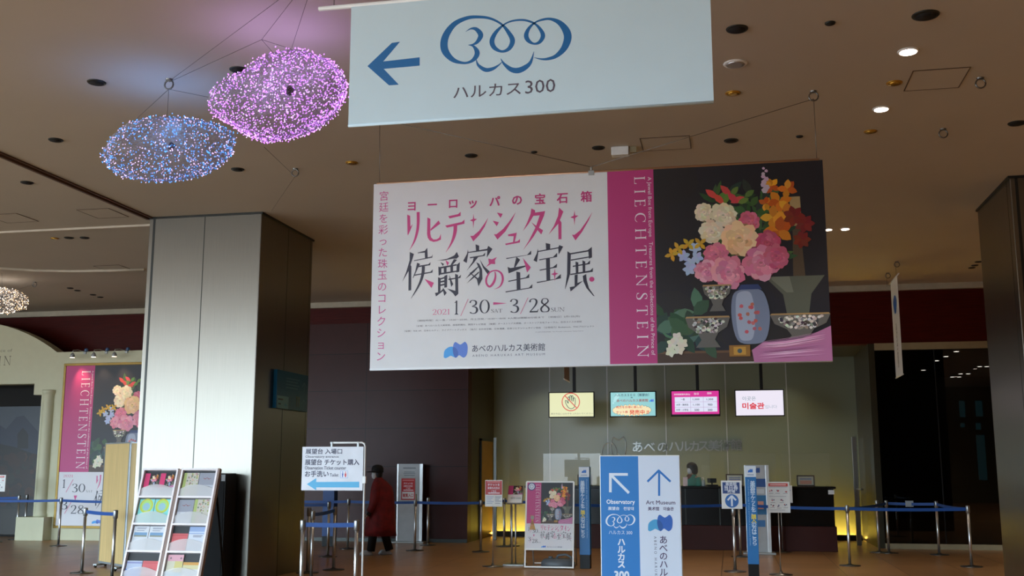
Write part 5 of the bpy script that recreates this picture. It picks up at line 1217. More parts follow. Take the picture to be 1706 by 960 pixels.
def dr_red(k, b):
    w, h = b[2] - b[0], b[3] - b[1]; k.rect(b[0] + .008, b[1] + h * .45, b[2] - .008, b[3] - .012, RD)
    for s, y in (('チケットを', .82), ('お持ちの方は', .70), ('こちら', .58)): k.text(s, (b[0] + w * (.16 if len(s) > 3 else .36), b[1] + h * (y - .045), b[2] - w * (.16 if len(s) > 3 else .36), b[1] + h * (y + .045)), WH, bold=.02)
    k.line((b[0] + w * .2, b[1] + h * .51), (b[0] + w * .85, b[1] + h * .51), .016, WH); k.poly([(b[0] + w * .14, b[1] + h * .51), (b[0] + w * .26, b[1] + h * .54), (b[0] + w * .26, b[1] + h * .48)], WH)
    k.rect(b[0] + w * .12, b[3] - h * .085, b[0] + w * .88, b[3] - h * .055, (226, 150, 150))
    lines(k, b, .08, .5, (.36, .3, .24, .18, .12), (150, 160, 200), .008); lines(k, b, .58, .95, (.36, .31, .25, .2, .12), (120, 124, 150), .008)
sb = on_z(821, 944); Y = sb.y - .025
pole_sign(sb, Plane((0, Y, 0)), ((809, 800), (837, 800), (836, 845), (808, 844)), 'small sign stand with a red upper half, left of the leaflet desk', dr_red, .009)
def dr_red2(k, b):
    w, h = b[2] - b[0], b[3] - b[1]; k.rect(b[0] + .01, b[1] + .01, b[2] - .01, b[3] - .015, RD)
    for s, y in (('チケットを', .74), ('お持ちの方は', .63), ('こちら', .53)): k.text(s, (b[0] + w * (.2 if len(s) > 3 else .36), b[1] + h * (y - .04), b[2] - w * (.2 if len(s) > 3 else .36), b[1] + h * (y + .04)), WH, bold=.02)
    k.line((b[0] + w * .22, b[1] + h * .45), (b[0] + w * .85, b[1] + h * .45), .016, WH); k.poly([(b[0] + w * .14, b[1] + h * .45), (b[0] + w * .27, b[1] + h * .48), (b[0] + w * .27, b[1] + h * .42)], WH)
    k.rect(b[0] + w * .1, b[1] + h * .07, b[2] - w * .1, b[1] + h * .38, (226, 224, 226)); k.text('観覧入口', (b[0] + w * .15, b[1] + h * .14, b[2] - w * .15, b[1] + h * .3), RD, bold=.02)
    k.rect(b[0] + w * .12, b[3] - h * .13, b[0] + w * .88, b[3] - h * .10, (226, 150, 150))
P = Plane((0, C8.y - .06, 0))
t, b = pole_sign(Vector((C8.x, 0, 0)), P, ((668, 796), (692, 796), (692, 834), (668, 834)), 'red notice with a white box clamped on a stanchion before the grey pylon', dr_red2, tall=False, board=mat('silver grey metal'), name='stanchion_notice')
MB().box((C8.x - .02, C8.y - .05, .93), (C8.x + .02, C8.y + .02, b[1] + .12), .003).build('holder', M_GREYMET, t)
def dr_day(k, b):
    w, h = b[2] - b[0], b[3] - b[1]; NVB = (40, 70, 130)
    k.rect(b[0] + w * .07, b[1] + h * .54, b[2] - w * .1, b[3] - h * .06, NVB)
    for s, y, d, r in (('美術館', .88, .06, .22), ('当日券', .74, .09, .16), ('売場', .61, .05, .3)): k.text(s, (b[0] + w * (r), b[1] + h * (y - d), b[2] - w * (r + .03), b[1] + h * (y + d)), (226, 230, 240), bold=.02)
    cx, cy = b[0] + w * .5, b[1] + h * .28; k.disc(cx, cy, w * .33, (46, 104, 176)); k.line((cx, cy - w * .26), (cx, cy + w * .24), .028, LW); k.line((cx, cy + w * .25), (cx - w * .2, cy + w * .03), .026, LW); k.line((cx, cy + w * .25), (cx + w * .2, cy + w * .03), .026, LW)
P = Plane((0, R0.y - .06, 0))
t, b = pole_sign(Vector((R0.x, 0, 0)), P, ((1201, 801), (1235, 801), (1237, 848), (1203, 848)), 'white sign with a blue circled up arrow clamped on a stanchion', dr_day, tall=False, name='stanchion_notice')
MB().box((R0.x - .02, R0.y - .05, .93), (R0.x + .02, R0.y + .02, b[1] + .1), .003).build('holder', M_GREYMET, t)
def dr_rules(k, b):
    w, h = b[2] - b[0], b[3] - b[1]; k.rect(b[0] + w * .05, b[3] - h * .15, b[2] - w * .08, b[3] - h * .05, (206, 70, 66)); k.rect(b[0] + w * .12, b[3] - h * .115, b[2] - w * .16, b[3] - h * .085, (240, 210, 206))
    rn = random.Random(5)
    for cx, cy in ((.16, .70), (.45, .70), (.80, .70), (.22, .40), (.62, .40), (.2, .24), (.5, .22), (.8, .24)):
        for _ in range(4): k.disc(b[0] + w * (cx + rn.uniform(-.06, .06)), b[1] + h * (cy + rn.uniform(-.03, .03)), w * .028, rn.choice(((190, 70, 70), (70, 80, 110), (150, 150, 170))), 8)
        k.rect(b[0] + w * (cx - .1), b[1] + h * (cy - .08), b[0] + w * (cx + .1), b[1] + h * (cy - .068), (140, 140, 150))
    lines(k, b, .06, .9, (.82, .52, .08), (170, 170, 180), .006)
sb = on_z(1301, 958); Y = sb.y - .025
pole_sign(sb, Plane((0, Y, 0)), ((1279, 803), (1315, 803), (1317, 855), (1280, 854)), 'white rules sign with a red heading on a slim pole, right of the blue column', dr_rules, .009)
sb = on_z(1304, 920); Y = sb.y - .025
pole_sign(sb, Plane((0, Y, 0)), ((1296, 809), (1319.5, 809), (1320.5, 838), (1297, 838)), 'pale sign on a slim pole, mostly hidden behind the white rules sign', lambda k, b: lines(k, b, .1, .9, (.7, .5, .3), (120, 150, 190), .01), .009)
# leaflet desk
lb_ = on_z(858, 942); Y = lb_.y
t = thing('leaflet_desk', (lb_.x, Y, 0), 'slim steel leaflet desk on two poles beside the poster stand', 'leaflet stand')
MB().box((lb_.x - .17, Y - .15, 0), (lb_.x + .17, Y + .15, .025), .004).build('base', mat('steel floor plate'), t)
for dx in (-.03, .03): MB().tube([(lb_.x + dx - .02, Y, .02), (lb_.x + dx - .02, Y, 1.0)], .012, 10).build('pole', M_CHROME, t)
PD = Plane((lb_.x, Y - .08, 1.0), (1, 0, 0), (0, .5, 1)); a = PD.uv(843, 852)[0]; c = PD.uv(869, 852)[0]
tr = MB(); tr.extrude([PD.pt(a, -.02, -.006), PD.pt(c, -.02, -.006), PD.pt(c, .29, -.006), PD.pt(a, .29, -.006)], PD.n * -.02); tr.extrude([PD.pt(a, -.02, -.006), PD.pt(c, -.02, -.006), PD.pt(c, -.02, .03), PD.pt(a, -.02, .03)], PD.v * -.01); tr.build('tray', M_GREYMET, t)
s = thing('leaflet', PD.pt((a + c) / 2, 0), 'stack of leaflets with pink strip and flowers on the leaflet desk', 'leaflet')
MB().extrude([PD.pt(a + .01, -.012, -.005), PD.pt(c - .01, -.012, -.005), PD.pt(c - .01, .285, -.005), PD.pt(a + .01, .285, -.005)], PD.n * .02).build('paper', M_WHITE, s)
ink = Ink(PD, .0158); ink.rect(a + .01, .13, a + .09, .285, (190, 57, 124)); bouquet(ink, a + .09, .13, c - .01, .285, 8, .3); ink.text('リヒテンシュタイン', (a + .06, .09, c - .03, .11), PK); ink.text('侯爵家の至宝展', (a + .06, .05, c - .03, .08), DKI); ink.build('cover', s)

# poster stand and its weight
ps = on_z(916, 948); PB = Plane((0, ps.y - .1, 0), (1, 0, 0), (0, .13, 1)); f = lambda x, y: (860 + x / 5.333, 780 + y / 5.333)
ul, ur = PB.uv(*f(95, 430))[0] - .0, PB.uv(*f(512, 430))[0]; vt, vb, v0 = PB.uv(*f(300, 122))[1], PB.uv(*f(280, 725))[1], PB.uv(*f(280, 888))[1]
ul = (PB.uv(*f(97, 130))[0] + PB.uv(*f(75, 720))[0]) / 2; ur = (PB.uv(*f(520, 130))[0] + PB.uv(*f(497, 720))[0]) / 2
t = thing('poster_stand', (PB.pt((ul + ur) / 2, v0).x, PB.pt(0, v0).y, 0), 'white A-frame poster stand with a pink and flower exhibition poster', 'poster stand')
fm_ = MB(); w = .022
for u in (ul, ur): fm_.extrude([PB.pt(u - w / 2, v0, 0), PB.pt(u + w / 2, v0, 0), PB.pt(u + w / 2, vt, 0), PB.pt(u - w / 2, vt, 0)], PB.n * -.03)
for v in (vt, vb, v0 + .012): fm_.extrude([PB.pt(ul, v - w / 2, 4e-4), PB.pt(ur, v - w / 2, 4e-4), PB.pt(ur, v + w / 2, 4e-4), PB.pt(ul, v + w / 2, 4e-4)], PB.n * -.0312)
fm_.build('frame', M_WHITE, t)
yb = PB.pt(0, v0).y
for u in (ul + .03, ur - .03): MB().tube([PB.pt(u, vt - .06, -.035), (PB.pt(u, 0).x, yb + .62, .012)], .011, 8).build('rear_leg', M_GREYMET, t)
MB().tube([(PB.pt(ul, 0).x + .03, yb + .62, .04), (PB.pt(ur, 0).x - .03, yb + .62, .04)], .010, 8).build('cross_bar', M_WHITE, t)
MB().extrude([PB.pt(ul + .011, vb + .011, -.004), PB.pt(ur - .011, vb + .011, -.004), PB.pt(ur - .011, vt - .011, -.004), PB.pt(ul + .011, vt - .011, -.004)], PB.n * -.006).build('poster', M_WHITE, t)
def poster_art(P, u0, v0, u1, v1, t, seed, layout, det):
    W, H = u1 - u0, v1 - v0; us, vs_ = u0 + W * layout[0], v0 + H * layout[1]
    k = Ink(P, .0008); k.rect(u0, v0, u1, vs_, (222, 220, 226)); k.rect(u0, vs_, us, v1, (190, 57, 124)); k.build('ground', t)
    k = Ink(P, .0012); bouquet(k, us, vs_, u1, v1, seed, det); k.build('flower_picture', t)
    k = Ink(P, .0016); k.serif('LIECHTENSTEIN', (us - W * .12, vs_ + (v1 - vs_) * .03, us - W * .04, v1 - (v1 - vs_) * .05), WH, rot=True, wt=1.3)
    k.text('A Jewel Box from Europe   Treasures from the collections of the Prince of', (us - W * .03, vs_ + (v1 - vs_) * .03, us - W * .012, v1 - (v1 - vs_) * .05), WH, rot=True)
    tx = layout[2]; title_in(k, (u0 + W * tx, v0 + H * layout[3], u0 + W * .98, vs_ - H * .02))
    cx = u0 + W * .04; hh = vs_ - v0
    k.serif('2021', (cx, v0 + hh * .90, cx + W * .09, v0 + hh * .95), (214, 110, 150))
    k.serif('1', (cx, v0 + hh * .70, cx + W * .025, v0 + hh * .86), DKI); k.serif('30', (cx + W * .09, v0 + hh * .62, cx + W * .21, v0 + hh * .78), DKI); k.serif('SAT', (cx + W * .22, v0 + hh * .62, cx + W * .28, v0 + hh * .66), GR)
    k.poly([(cx + W * .11, v0 + hh * .56), (cx + W * .14, v0 + hh * .56), (cx + W * .125, v0 + hh * .46)], PK)
    k.serif('3', (cx, v0 + hh * .30, cx + W * .06, v0 + hh * .46), DKI); k.serif('28', (cx + W * .09, v0 + hh * .22, cx + W * .21, v0 + hh * .38), DKI); k.serif('SUN', (cx + W * .22, v0 + hh * .22, cx + W * .28, v0 + hh * .26), GR)
    for a, b in ((.64, .86), (.24, .46)): k.line((cx + W * .035, v0 + hh * (a - .02)), (cx + W * .095, v0 + hh * b), W * .005, (214, 110, 150))
    k.text('あべのハルカス美術館', (u0 + W * .46, v0 + hh * .045, u0 + W * .78, v0 + hh * .10), (60, 70, 110)); mark(k, (u0 + W * .33, v0 + hh * .04, u0 + W * .43, v0 + hh * .12))
    k.build('lettering', t)
poster_art(PB, ul + .014, vb + .014, ur - .014, vt - .014, t, 11, (.31, .375, .30, .12), .5)
k = Ink(PB, .0024); a = PB.uv(*f(138, 165)); k.disc(*a, .062, (40, 60, 120)); k.disc(*a, .048, (214, 214, 226)); k.ring(*a, .03, .008, (120, 130, 170)); k.build('round_badge', t)
k = Ink(PB, .0024); g = lambda x, y: PB.uv(*f(x, y)); k.poly([g(118, 548), (g(172, 550)), g(160, 500), g(150, 470), g(160, 425), g(128, 420), g(138, 470), g(128, 500)], (190, 140, 50)); k.poly([g(128, 500), g(160, 502), g(153, 475), g(136, 472)], (150, 100, 40)); k.disc(*g(144, 440), .03, (150, 140, 130)); k.build('gold_cup_picture', t)
wb = Vector((PB.pt((ul + ur) / 2, 0).x + .1, yb + .30, 0))
t = thing('base_weight', wb, 'grey plastic water weight with a handle behind the foot of the poster stand', 'weight')
MB().loft([(wb.x, wb.y, z, rx, ry) for z, rx, ry in ((0, .25, .15), (.03, .275, .165), (.09, .27, .16), (.13, .235, .14), (.145, .18, .1))], 28).build('tank', M_GREYPL, t)
MB().tube([(wb.x - .03, wb.y, .13), (wb.x + .0, wb.y, .19), (wb.x + .12, wb.y, .205), (wb.x + .2, wb.y, .17), (wb.x + .225, wb.y, .11)], .02, 10).build('handle', M_GREYPL, t)
MB().lathe((wb.x - .12, wb.y, .14), [(.035, 0), (.035, .03), (.03, .035)], 16).build('cap', M_GREYPL, t)

# blue column signs
def blue_column(pb, pxl, pxr, pyt, label, flip):
    y = pb.y; P = Plane((0, y - .09, 0)); x0 = P.uv(pxl, 860)[0]; x1 = P.uv(pxr, 860)[0]; zt = P.uv((pxl + pxr) / 2, pyt)[1]
    t = thing('column_sign', ((x0 + x1) / 2, y, 0), label, 'column sign', 'blue column signs')
    MB().box((x0, y - .089, .21), (x1, y + .09, zt), .004).build('column', M_SIGNBLUE, t)
    MB().box((x0 + .003, y - .086, 0), (x1 - .003, y + .087, .21), .003).build('base', M_BLACK, t)
    k = Ink(P, .001); w = x1 - x0; k.rect(x0, zt - .16, x1, zt - .004, (216, 222, 230)); mark(k, (x0 + w * .28, zt - .10, x0 + w * .72, zt - .045), ((44, 110, 196),) * 3)
    k.rect(x0 + w * .2, zt - .135, x0 + w * .8, zt - .125, (110, 130, 170)); k.build('heading', t)
    k = Ink(P, .0012); u = x0 + w * (.34 if not flip else .66)
    k.column('美術館チケットをご購入の方はこちら', u, zt - .25, .50, .075, (206, 224, 240), .012, {9: (240, 214, 50), 10: (240, 214, 50)})
    ua = x0 + w * (.66 if not flip else .18); k.text('Proceed this way if you purchase a museum ticket.', (ua, .46, ua + w * .16, zt - .20), (150, 190, 226), rot=True); k.build('lettering', t)
blue_column(on_z(975, 947), 965, 982.5, 778, 'blue column sign just right of the poster stand', False)
blue_column(on_z(1258, 965), 1243.5, 1262, 776, 'blue column sign between the day ticket sign and the rules sign', True)
pb = on_z(547, 910); P = Plane((0, pb.y - .12, 0)); x0, x1 = P.uv(537, 860)[0], P.uv(556, 860)[0]
t = thing('column_sign', ((x0 + x1) / 2, pb.y, 0), 'dark blue column sign partly hidden behind the white arrow sign', 'column sign', 'blue column signs')
MB().box((x0, pb.y - .119, .2), (x1, pb.y + .08, 1.58), .004).build('column', mat('dark blue column', (34, 72, 132), .5), t)
MB().box((x0 + .003, pb.y - .116, 0), (x1 - .003, pb.y + .077, .2), .003).build('base', M_BLACK, t)
# grey info pylons
def pylon(pxl, pxr, pyt, y, label, draw):
    P = Plane((0, y, 0)); x0 = P.uv(pxl, 840)[0]; x1 = P.uv(pxr, 840)[0]; zt = P.uv((pxl + pxr) / 2, pyt)[1]
    t = thing('info_pylon', ((x0 + x1) / 2, y, 0), label, 'info pylon')
    MB().box((x0 + .03, y + .001, .03), (x1 - .06, y + .05, zt), .004).build('panel', mat('pylon panel', (176, 180, 184), .45), t)
    MB().box((x0, y - .01, .03), (x0 + .035, y + .07, zt), .004).build('side_post', M_CHROME, t); MB().box((x1 - .065, y - .01, .03), (x1, y + .07, zt), .004).build('side_post', M_CHROME, t)
    MB().box((x0 - .07, y - .16, 0), (x1 + .07, y + .2, .03), .006).build('base', M_GREYMET, t)
    k = Ink(P, .001); draw(k, (x0 + .035, .05, x1 - .065, zt)); k.build('lettering', t)
def dp1(k, b):
    w = b[2] - b[0]
    for i, (y, c, h) in enumerate(((.10, .6, .02), (.18, .5, .012), (.21, .55, .012), (.25, .5, .012))): k.rect(b[0] + w * (.5 - c / 2), b[3] - y, b[0] + w * (.5 + c / 2), b[3] - y + h, (96, 104, 112))
pylon(661, 704, 773, 22.2, 'grey metal info pylon against the purple wall, behind the red notice', dp1)
def dp2(k, b):
    w = b[2] - b[0]; mark(k, (b[0] + w * .42, b[3] - .15, b[0] + w * .72, b[3] - .04), ((40, 80, 150),) * 3); k.rect(b[0], b[3] - .40, b[2], b[3] - .25, (36, 78, 140)); k.rect(b[0], b[3] - .90, b[2], b[3] - .55, (40, 110, 160))
    k.rect(b[0] + w * .55, b[3] - .80, b[0] + w * .85, b[3] - .66, (214, 150, 130)); k.rect(b[0] + w * .2, b[3] - 1.12, b[2] - w * .1, b[3] - 1.0, (60, 120, 180))
    k.rect(b[0] + w * .1, b[3] - .52, b[2] - w * .1, b[3] - .44, (200, 204, 208))
pylon(1242, 1283, 775, 20.6, 'grey info pylon with blue bands right behind the blue column', dp2)

# blue direction panel on the side of the left pillar
PS = Plane((PLX1 + .06, 0, 0), (0, 1, 0), (0, 0, 1)); ya, yb2 = PS.uv(461, 650)[0], PS.uv(513, 650)[0]; z0, z1 = PS.uv(461, 680)[1], PS.uv(461, 615)[1]
t = thing('wall_sign', (PLX1, (ya + yb2) / 2, z0), 'dark blue direction panel on the side of the left steel pillar', 'sign')
MB().box((PLX1 + .002, ya, z0), (PLX1 + .06, yb2, z1), .004).build('panel', mat('deep blue acrylic', (14, 86, 120), .3, spec=.2), t)
k = Ink(PS, .001); W_, H_ = yb2 - ya, z1 - z0; FB = (52, 112, 140)
for i in range(4): k.rect(ya + W_ * .28, z1 - H_ * (.2 + .08 * i), ya + W_ * (.7 - .05 * (i % 2)), z1 - H_ * (.165 + .08 * i), FB)
for cy in (.66, .2): k.line((ya + W_ * .87, z0 + H_ * (cy - .12)), (ya + W_ * .87, z0 + H_ * (cy + .12)), .02, FB); k.line((ya + W_ * .87, z0 + H_ * (cy + .12)), (ya + W_ * .8, z0 + H_ * cy), .02, FB); k.line((ya + W_ * .87, z0 + H_ * (cy + .12)), (ya + W_ * .94, z0 + H_ * cy), .02, FB)
for i in range(2): k.rect(ya + W_ * (.62 + .07 * i), z0 + H_ * .1, ya + W_ * (.65 + .07 * i), z0 + H_ * .3, (110, 120, 100)); k.disc(ya + W_ * (.635 + .07 * i), z0 + H_ * .34, .025, (110, 120, 100), 12)
k.rect(ya + W_ * .02, z0 + H_ * .01, ya + W_ * .37, z0 + H_ * .33, (110, 170, 186)); k.rect(ya + W_ * .05, z0 + H_ * .22, ya + W_ * .2, z0 + H_ * .26, (40, 70, 84)); k.rect(ya + W_ * .06, z0 + H_ * .1, ya + W_ * .14, z0 + H_ * .14, (40, 70, 84)); k.poly([(ya + W_ * .24, z0 + H_ * .08), (ya + W_ * .32, z0 + H_ * .08), (ya + W_ * .28, z0 + H_ * .16)], (60, 150, 190)); k.build('lettering', t)
# black cabinet between the leaflet rack and the pillar
cx1 = on_y(392, 850, 13.98).x; cz = on_y(380, 789, 13.6).z
t = thing('black_cabinet', (cx1 - .3, 13.66, 0), 'black floor cabinet with a small grey label, against the steel pillar behind the leaflet rack', 'cabinet')
MB().box((cx1 - .62, 13.66, .03), (cx1, 13.98, cz), .012).build('body', M_BLACK, t)
MB().box((cx1 - .6, 13.68, 0), (cx1 - .02, 13.96, .03)).build('plinth', M_DARK, t)
MB().box((cx1 - .6, 13.65, .06), (cx1 - .02, 13.662, cz - .03), .004).build('door', mat('matt black door', (13, 13, 14), .7, spec=.15), t)
a = on_y(371, 795, 13.645)
MB().box((a.x - .018, 13.646, a.z - .055), (a.x + .038, 13.651, a.z + .03), .001).build('sticker', mat('grey label', (130, 130, 130), .6), t)

# ================================================================== leaflet rack
PR = Plane((0, 11.75, 0), (1, 0, 0), (0, .30, 1)); g = lambda x, y: PR.uv(200 + x / 4.8, 760 + y / 4.8)
vT = g(300, 98)[1]; rows = [g(300, y)[1] for y in (322, 540, 760)]; pitch = (vT - rows[2]) / 3; rows.append(rows[2] - pitch)
cols = [((g(160, 100)[0] + g(28, 960)[0]) / 2, (g(448, 100)[0] + g(318, 960)[0]) / 2), ((g(474, 100)[0] + g(345, 960)[0]) / 2, (g(768, 100)[0] + g(642, 960)[0]) / 2)]
t = thing('leaflet_rack', PR.pt((cols[0][0] + cols[1][1]) / 2, 0, -.05) * 1.0, 'white leaning leaflet rack with two columns of pockets beside the left pillar', 'leaflet rack')
t.location.z = 0
bar = .022
for u0, u1 in cols:
    m = MB()
    qn = [0]
    def quad(a, b, c, d, depth=.05):
        qn[0] += 2e-4; e = qn[0]; m.extrude([PR.pt(a, b, e), PR.pt(c, b, e), PR.pt(c, d, e), PR.pt(a, d, e)], PR.n * -(depth + 2 * e))
    quad(u0, .03, u0 + bar, vT); quad(u1 - bar, .03, u1, vT); quad(u0, vT - bar, u1, vT)
    for v in rows: quad(u0, v - bar * .7, u1, v + bar * .3)
    quad(u0, .03, u1, .1)
    m.build('frame', mat('white rack frame', (246, 238, 240), .35), t)
    MB().extrude([PR.pt(u0 + .004, .04, -.045), PR.pt(u1 - .004, .04, -.045), PR.pt(u1 - .004, vT - .004, -.045), PR.pt(u0 + .004, vT - .004, -.045)], PR.n * -.006).build('back_panel', mat('charcoal back panel', (40, 42, 46), .5), t)
    top = vT
    for v in rows:
        uu = [u0 + bar + (u1 - u0 - 2 * bar) * i / 12 for i in range(13)]; m = MB(); hh = pitch * .42
        vs = [PR.pt(u, v + bar * .3 + (hh - .05 * abs(2 * i / 12 - 1) ** 2) * j / 5, -.02 + .018 * (1 - (2 * i / 12 - 1) ** 2) + .006 * j / 5) for j in range(6) for i, u in enumerate(uu)]
        m.add(vs, [(j * 13 + i, j * 13 + i + 1, j * 13 + i + 14, j * 13 + i + 13) for j in range(5) for i in range(12)], smooth=True)
        m.build('pocket_front', M_POCKET, t, recalc=False)
MB().extrude([PR.pt(cols[0][1], .03, -.004), PR.pt(cols[1][0], .03, -.004), PR.pt(cols[1][0], vT - .01, -.004), PR.pt(cols[0][1], vT - .01, -.004)], PR.n * -.04).build('centre_post', mat('brown grey post', (140, 116, 106), .5), t)
sd = MB(); sd.extrude([PR.pt(cols[1][1], .03, 0), PR.pt(cols[1][1] + .026, .03, 0), PR.pt(cols[1][1] + .026, vT, 0), PR.pt(cols[1][1], vT, 0)], PR.n * -.055); sd.build('side_rail', mat('brown grey post'), t)
yb = PR.pt(0, vT).y
for u in (cols[0][0] + .03, cols[1][1] - .03): MB().tube([PR.pt(u, vT - .15, -.06), (u, yb + .40, .012)], .014, 8).build('rear_leg', M_BLACK, t)
def leaflet(ci, ri, si, label, draw, h=.86, n=2):
    u0, u1 = cols[ci]; u0 += bar + .008; u1 -= bar + .008; w = (u1 - u0) / n; a, b = u0 + w * si + .004, u0 + w * (si + 1) - .004; v = rows[ri] + .012; vt_ = v + (pitch - bar - .012) * h
    s = thing('leaflet', PR.pt((a + b) / 2, v, -.03), label, 'leaflet', 'leaflets in the white rack')
    MB().extrude([PR.pt(a, v, -.044), PR.pt(b, v, -.044), PR.pt(b, vt_, -.044), PR.pt(a, vt_, -.044)], PR.n * .016).build('paper', M_WHITE, s)
    k = Ink(PR, -.0274); draw(k, a, v, b, vt_); k.build('cover', s)
def lf_pink(k, a, v, b, t_): k.rect(a, v, b, t_, (224, 222, 226)); m_ = v + (t_ - v) * .38; k.rect(a, m_, a + (b - a) * .34, t_, (212, 52, 110)); bouquet(k, a + (b - a) * .34, m_, b, t_, 21, .3); lines(k, (a, v, b, m_), .1, .9, (.8, .6, .4), (150, 140, 160), .006)
def lf_green(k, a, v, b, t_):
    k.rect(a, v, b, t_, (128, 210, 204)); c = ((a + b) / 2, v + (t_ - v) * .72); k.disc(*c, (b - a) * .4, (170, 214, 120), 20); k.ring(*c, (b - a) * .44, .02, (196, 200, 70)); k.disc(c[0], c[1] - .01, (b - a) * .24, (150, 190, 200), 16)
def lf_grey(k, a, v, b, t_): k.rect(a, v, b, t_, (206, 208, 214)); h = t_ - v; k.rect(a + .015, v + h * .56, b - .015, v + h * .74, (112, 150, 186)); k.rect(a + .02, v + h * .56, b - .02, v + h * .62, (140, 140, 120)); lines(k, (a, v, b, t_), .2, .85, (.92, .88, .8), (130, 134, 150), .007)
def lf_flor(k, a, v, b, t_):
    k.rect(a, v, b, t_, (196, 190, 176)); rn = random.Random(3)
    for _ in range(60): k.disc(rn.uniform(a + .01, b - .01), rn.uniform(v + .01, t_ - .01), rn.uniform(.005, .014), rn.choice(((150, 160, 90), (176, 110, 130), (120, 130, 110), (206, 170, 150))), 8)
    k.rect(a, v, a + (b - a) * .2, t_, (170, 184, 110))
def lf_ink(k, a, v, b, t_): k.rect(a, v, b, t_, (150, 152, 164)); h = t_ - v; k.rect(a, v, b, v + h * .48, (190, 192, 200)); k.ribbon([(a + (b - a) * x, v + h * y, w * .6) for x, y, w in ((.25, .78, .004), (.4, .74, .012), (.5, .8, .006), (.62, .74, .012), (.8, .78, .003))], (140, 60, 50)); lines(k, (a, v, b, t_), .15, .8, (.4, .35, .3), (150, 150, 160), .006)
def lf_red(k, a, v, b, t_): k.rect(a, v, b, t_, (206, 92, 96)); h = t_ - v; k.rect(a, v + h * .88, b, v + h * .91, (180, 64, 70)); k.rect(a + .01, v + h * .3, b - .01, v + h * .5, (224, 140, 140))
def lf_blue(k, a, v, b, t_): k.rect(a, v, b, t_, (176, 184, 206)); h = t_ - v; k.rect(a, v + h * .86, b, v + h * .92, (120, 120, 176)); k.poly([(a, v), (b, v), (b, v + h * .45), (a + (b - a) * .8, v + h * .6), (a + (b - a) * .6, v + h * .45), (a + (b - a) * .4, v + h * .62), (a + (b - a) * .2, v + h * .46), (a, v + h * .56)], (64, 108, 190))
def lf_sky(k, a, v, b, t_): k.rect(a, v, b, t_, (206, 210, 220)); h = t_ - v; k.rect(a, v + h * .7, b, t_, (146, 166, 204)); k.rect(a, v + h * .74, b, v + h * .8, (196, 206, 224)); lines(k, (a, v, b, t_), .3, .9, (.62, .57), (120, 120, 140), .008)
def lf_yel(k, a, v, b, t_): k.rect(a, v, b, t_, (206, 196, 150)); h = t_ - v; k.rect(a, v + h * .84, b, t_, (206, 150, 70)); k.rect(a, v, b, v + h * .6, (214, 214, 216))
def lf_rose(k, a, v, b, t_): k.rect(a, v, b, t_, (206, 200, 176)); h = t_ - v; k.rect(a, v + h * .74, b, t_, (216, 160, 172)); k.disc(a + .04, v + h * .86, .012, (130, 110, 120)); k.disc(b - .03, v + h * .86, .012, (130, 110, 120)); k.rect(a + (b - a) * .5, v, b, v + h * .74, (204, 190, 120)); k.rect(a, v, b, v + h * .3, (160, 196, 214))
for ci, ri, si, lb, d, h in (
    (0, 0, 0, 'pink strip flower leaflet, left one in the top left pocket', lf_pink, .93), (0, 0, 1, 'pink strip flower leaflet, right one in the top left pocket', lf_pink, .93),
    (0, 1, 0, 'turquoise leaflet with a yellow arch, left one of its pocket', lf_green, .96), (0, 1, 1, 'turquoise leaflet with a yellow arch, right one of its pocket', lf_green, .96),
    (0, 2, 0, 'pale grey leaflet with a blue photo, left one of the third left pocket', lf_grey, .95), (0, 2, 1, 'pale grey leaflet with a blue photo, right one of the third left pocket', lf_grey, .95),
    (0, 3, 0, 'lilac leaflet with blue waves in the lowest visible left pocket', lf_blue, .70), (0, 3, 1, 'low red folder in the lowest visible left pocket', lf_red, .70),
    (1, 0, 0, 'green edged floral leaflet in the top right pocket', lf_flor, .95), (1, 0, 1, 'grey leaflet with a red brush mark in the top right pocket', lf_ink, .95),
    (1, 1, 0, 'grey leaflet with a red brush mark in the second right pocket', lf_ink, .95), (1, 1, 1, 'green edged floral leaflet in the second right pocket', lf_flor, .97),
    (1, 2, 0, 'low red folder in the third right pocket', lf_red, .68), (1, 2, 1, 'pale leaflet with a blue sky photo in the third right pocket', lf_sky, .95),
    (1, 3, 0, 'tall rose topped leaflet in the lowest visible right pocket', lf_rose, .96), (1, 3, 1, 'low orange topped leaflet in the lowest visible right pocket', lf_yel, .68)):
    leaflet(ci, ri, si, lb, d, h)

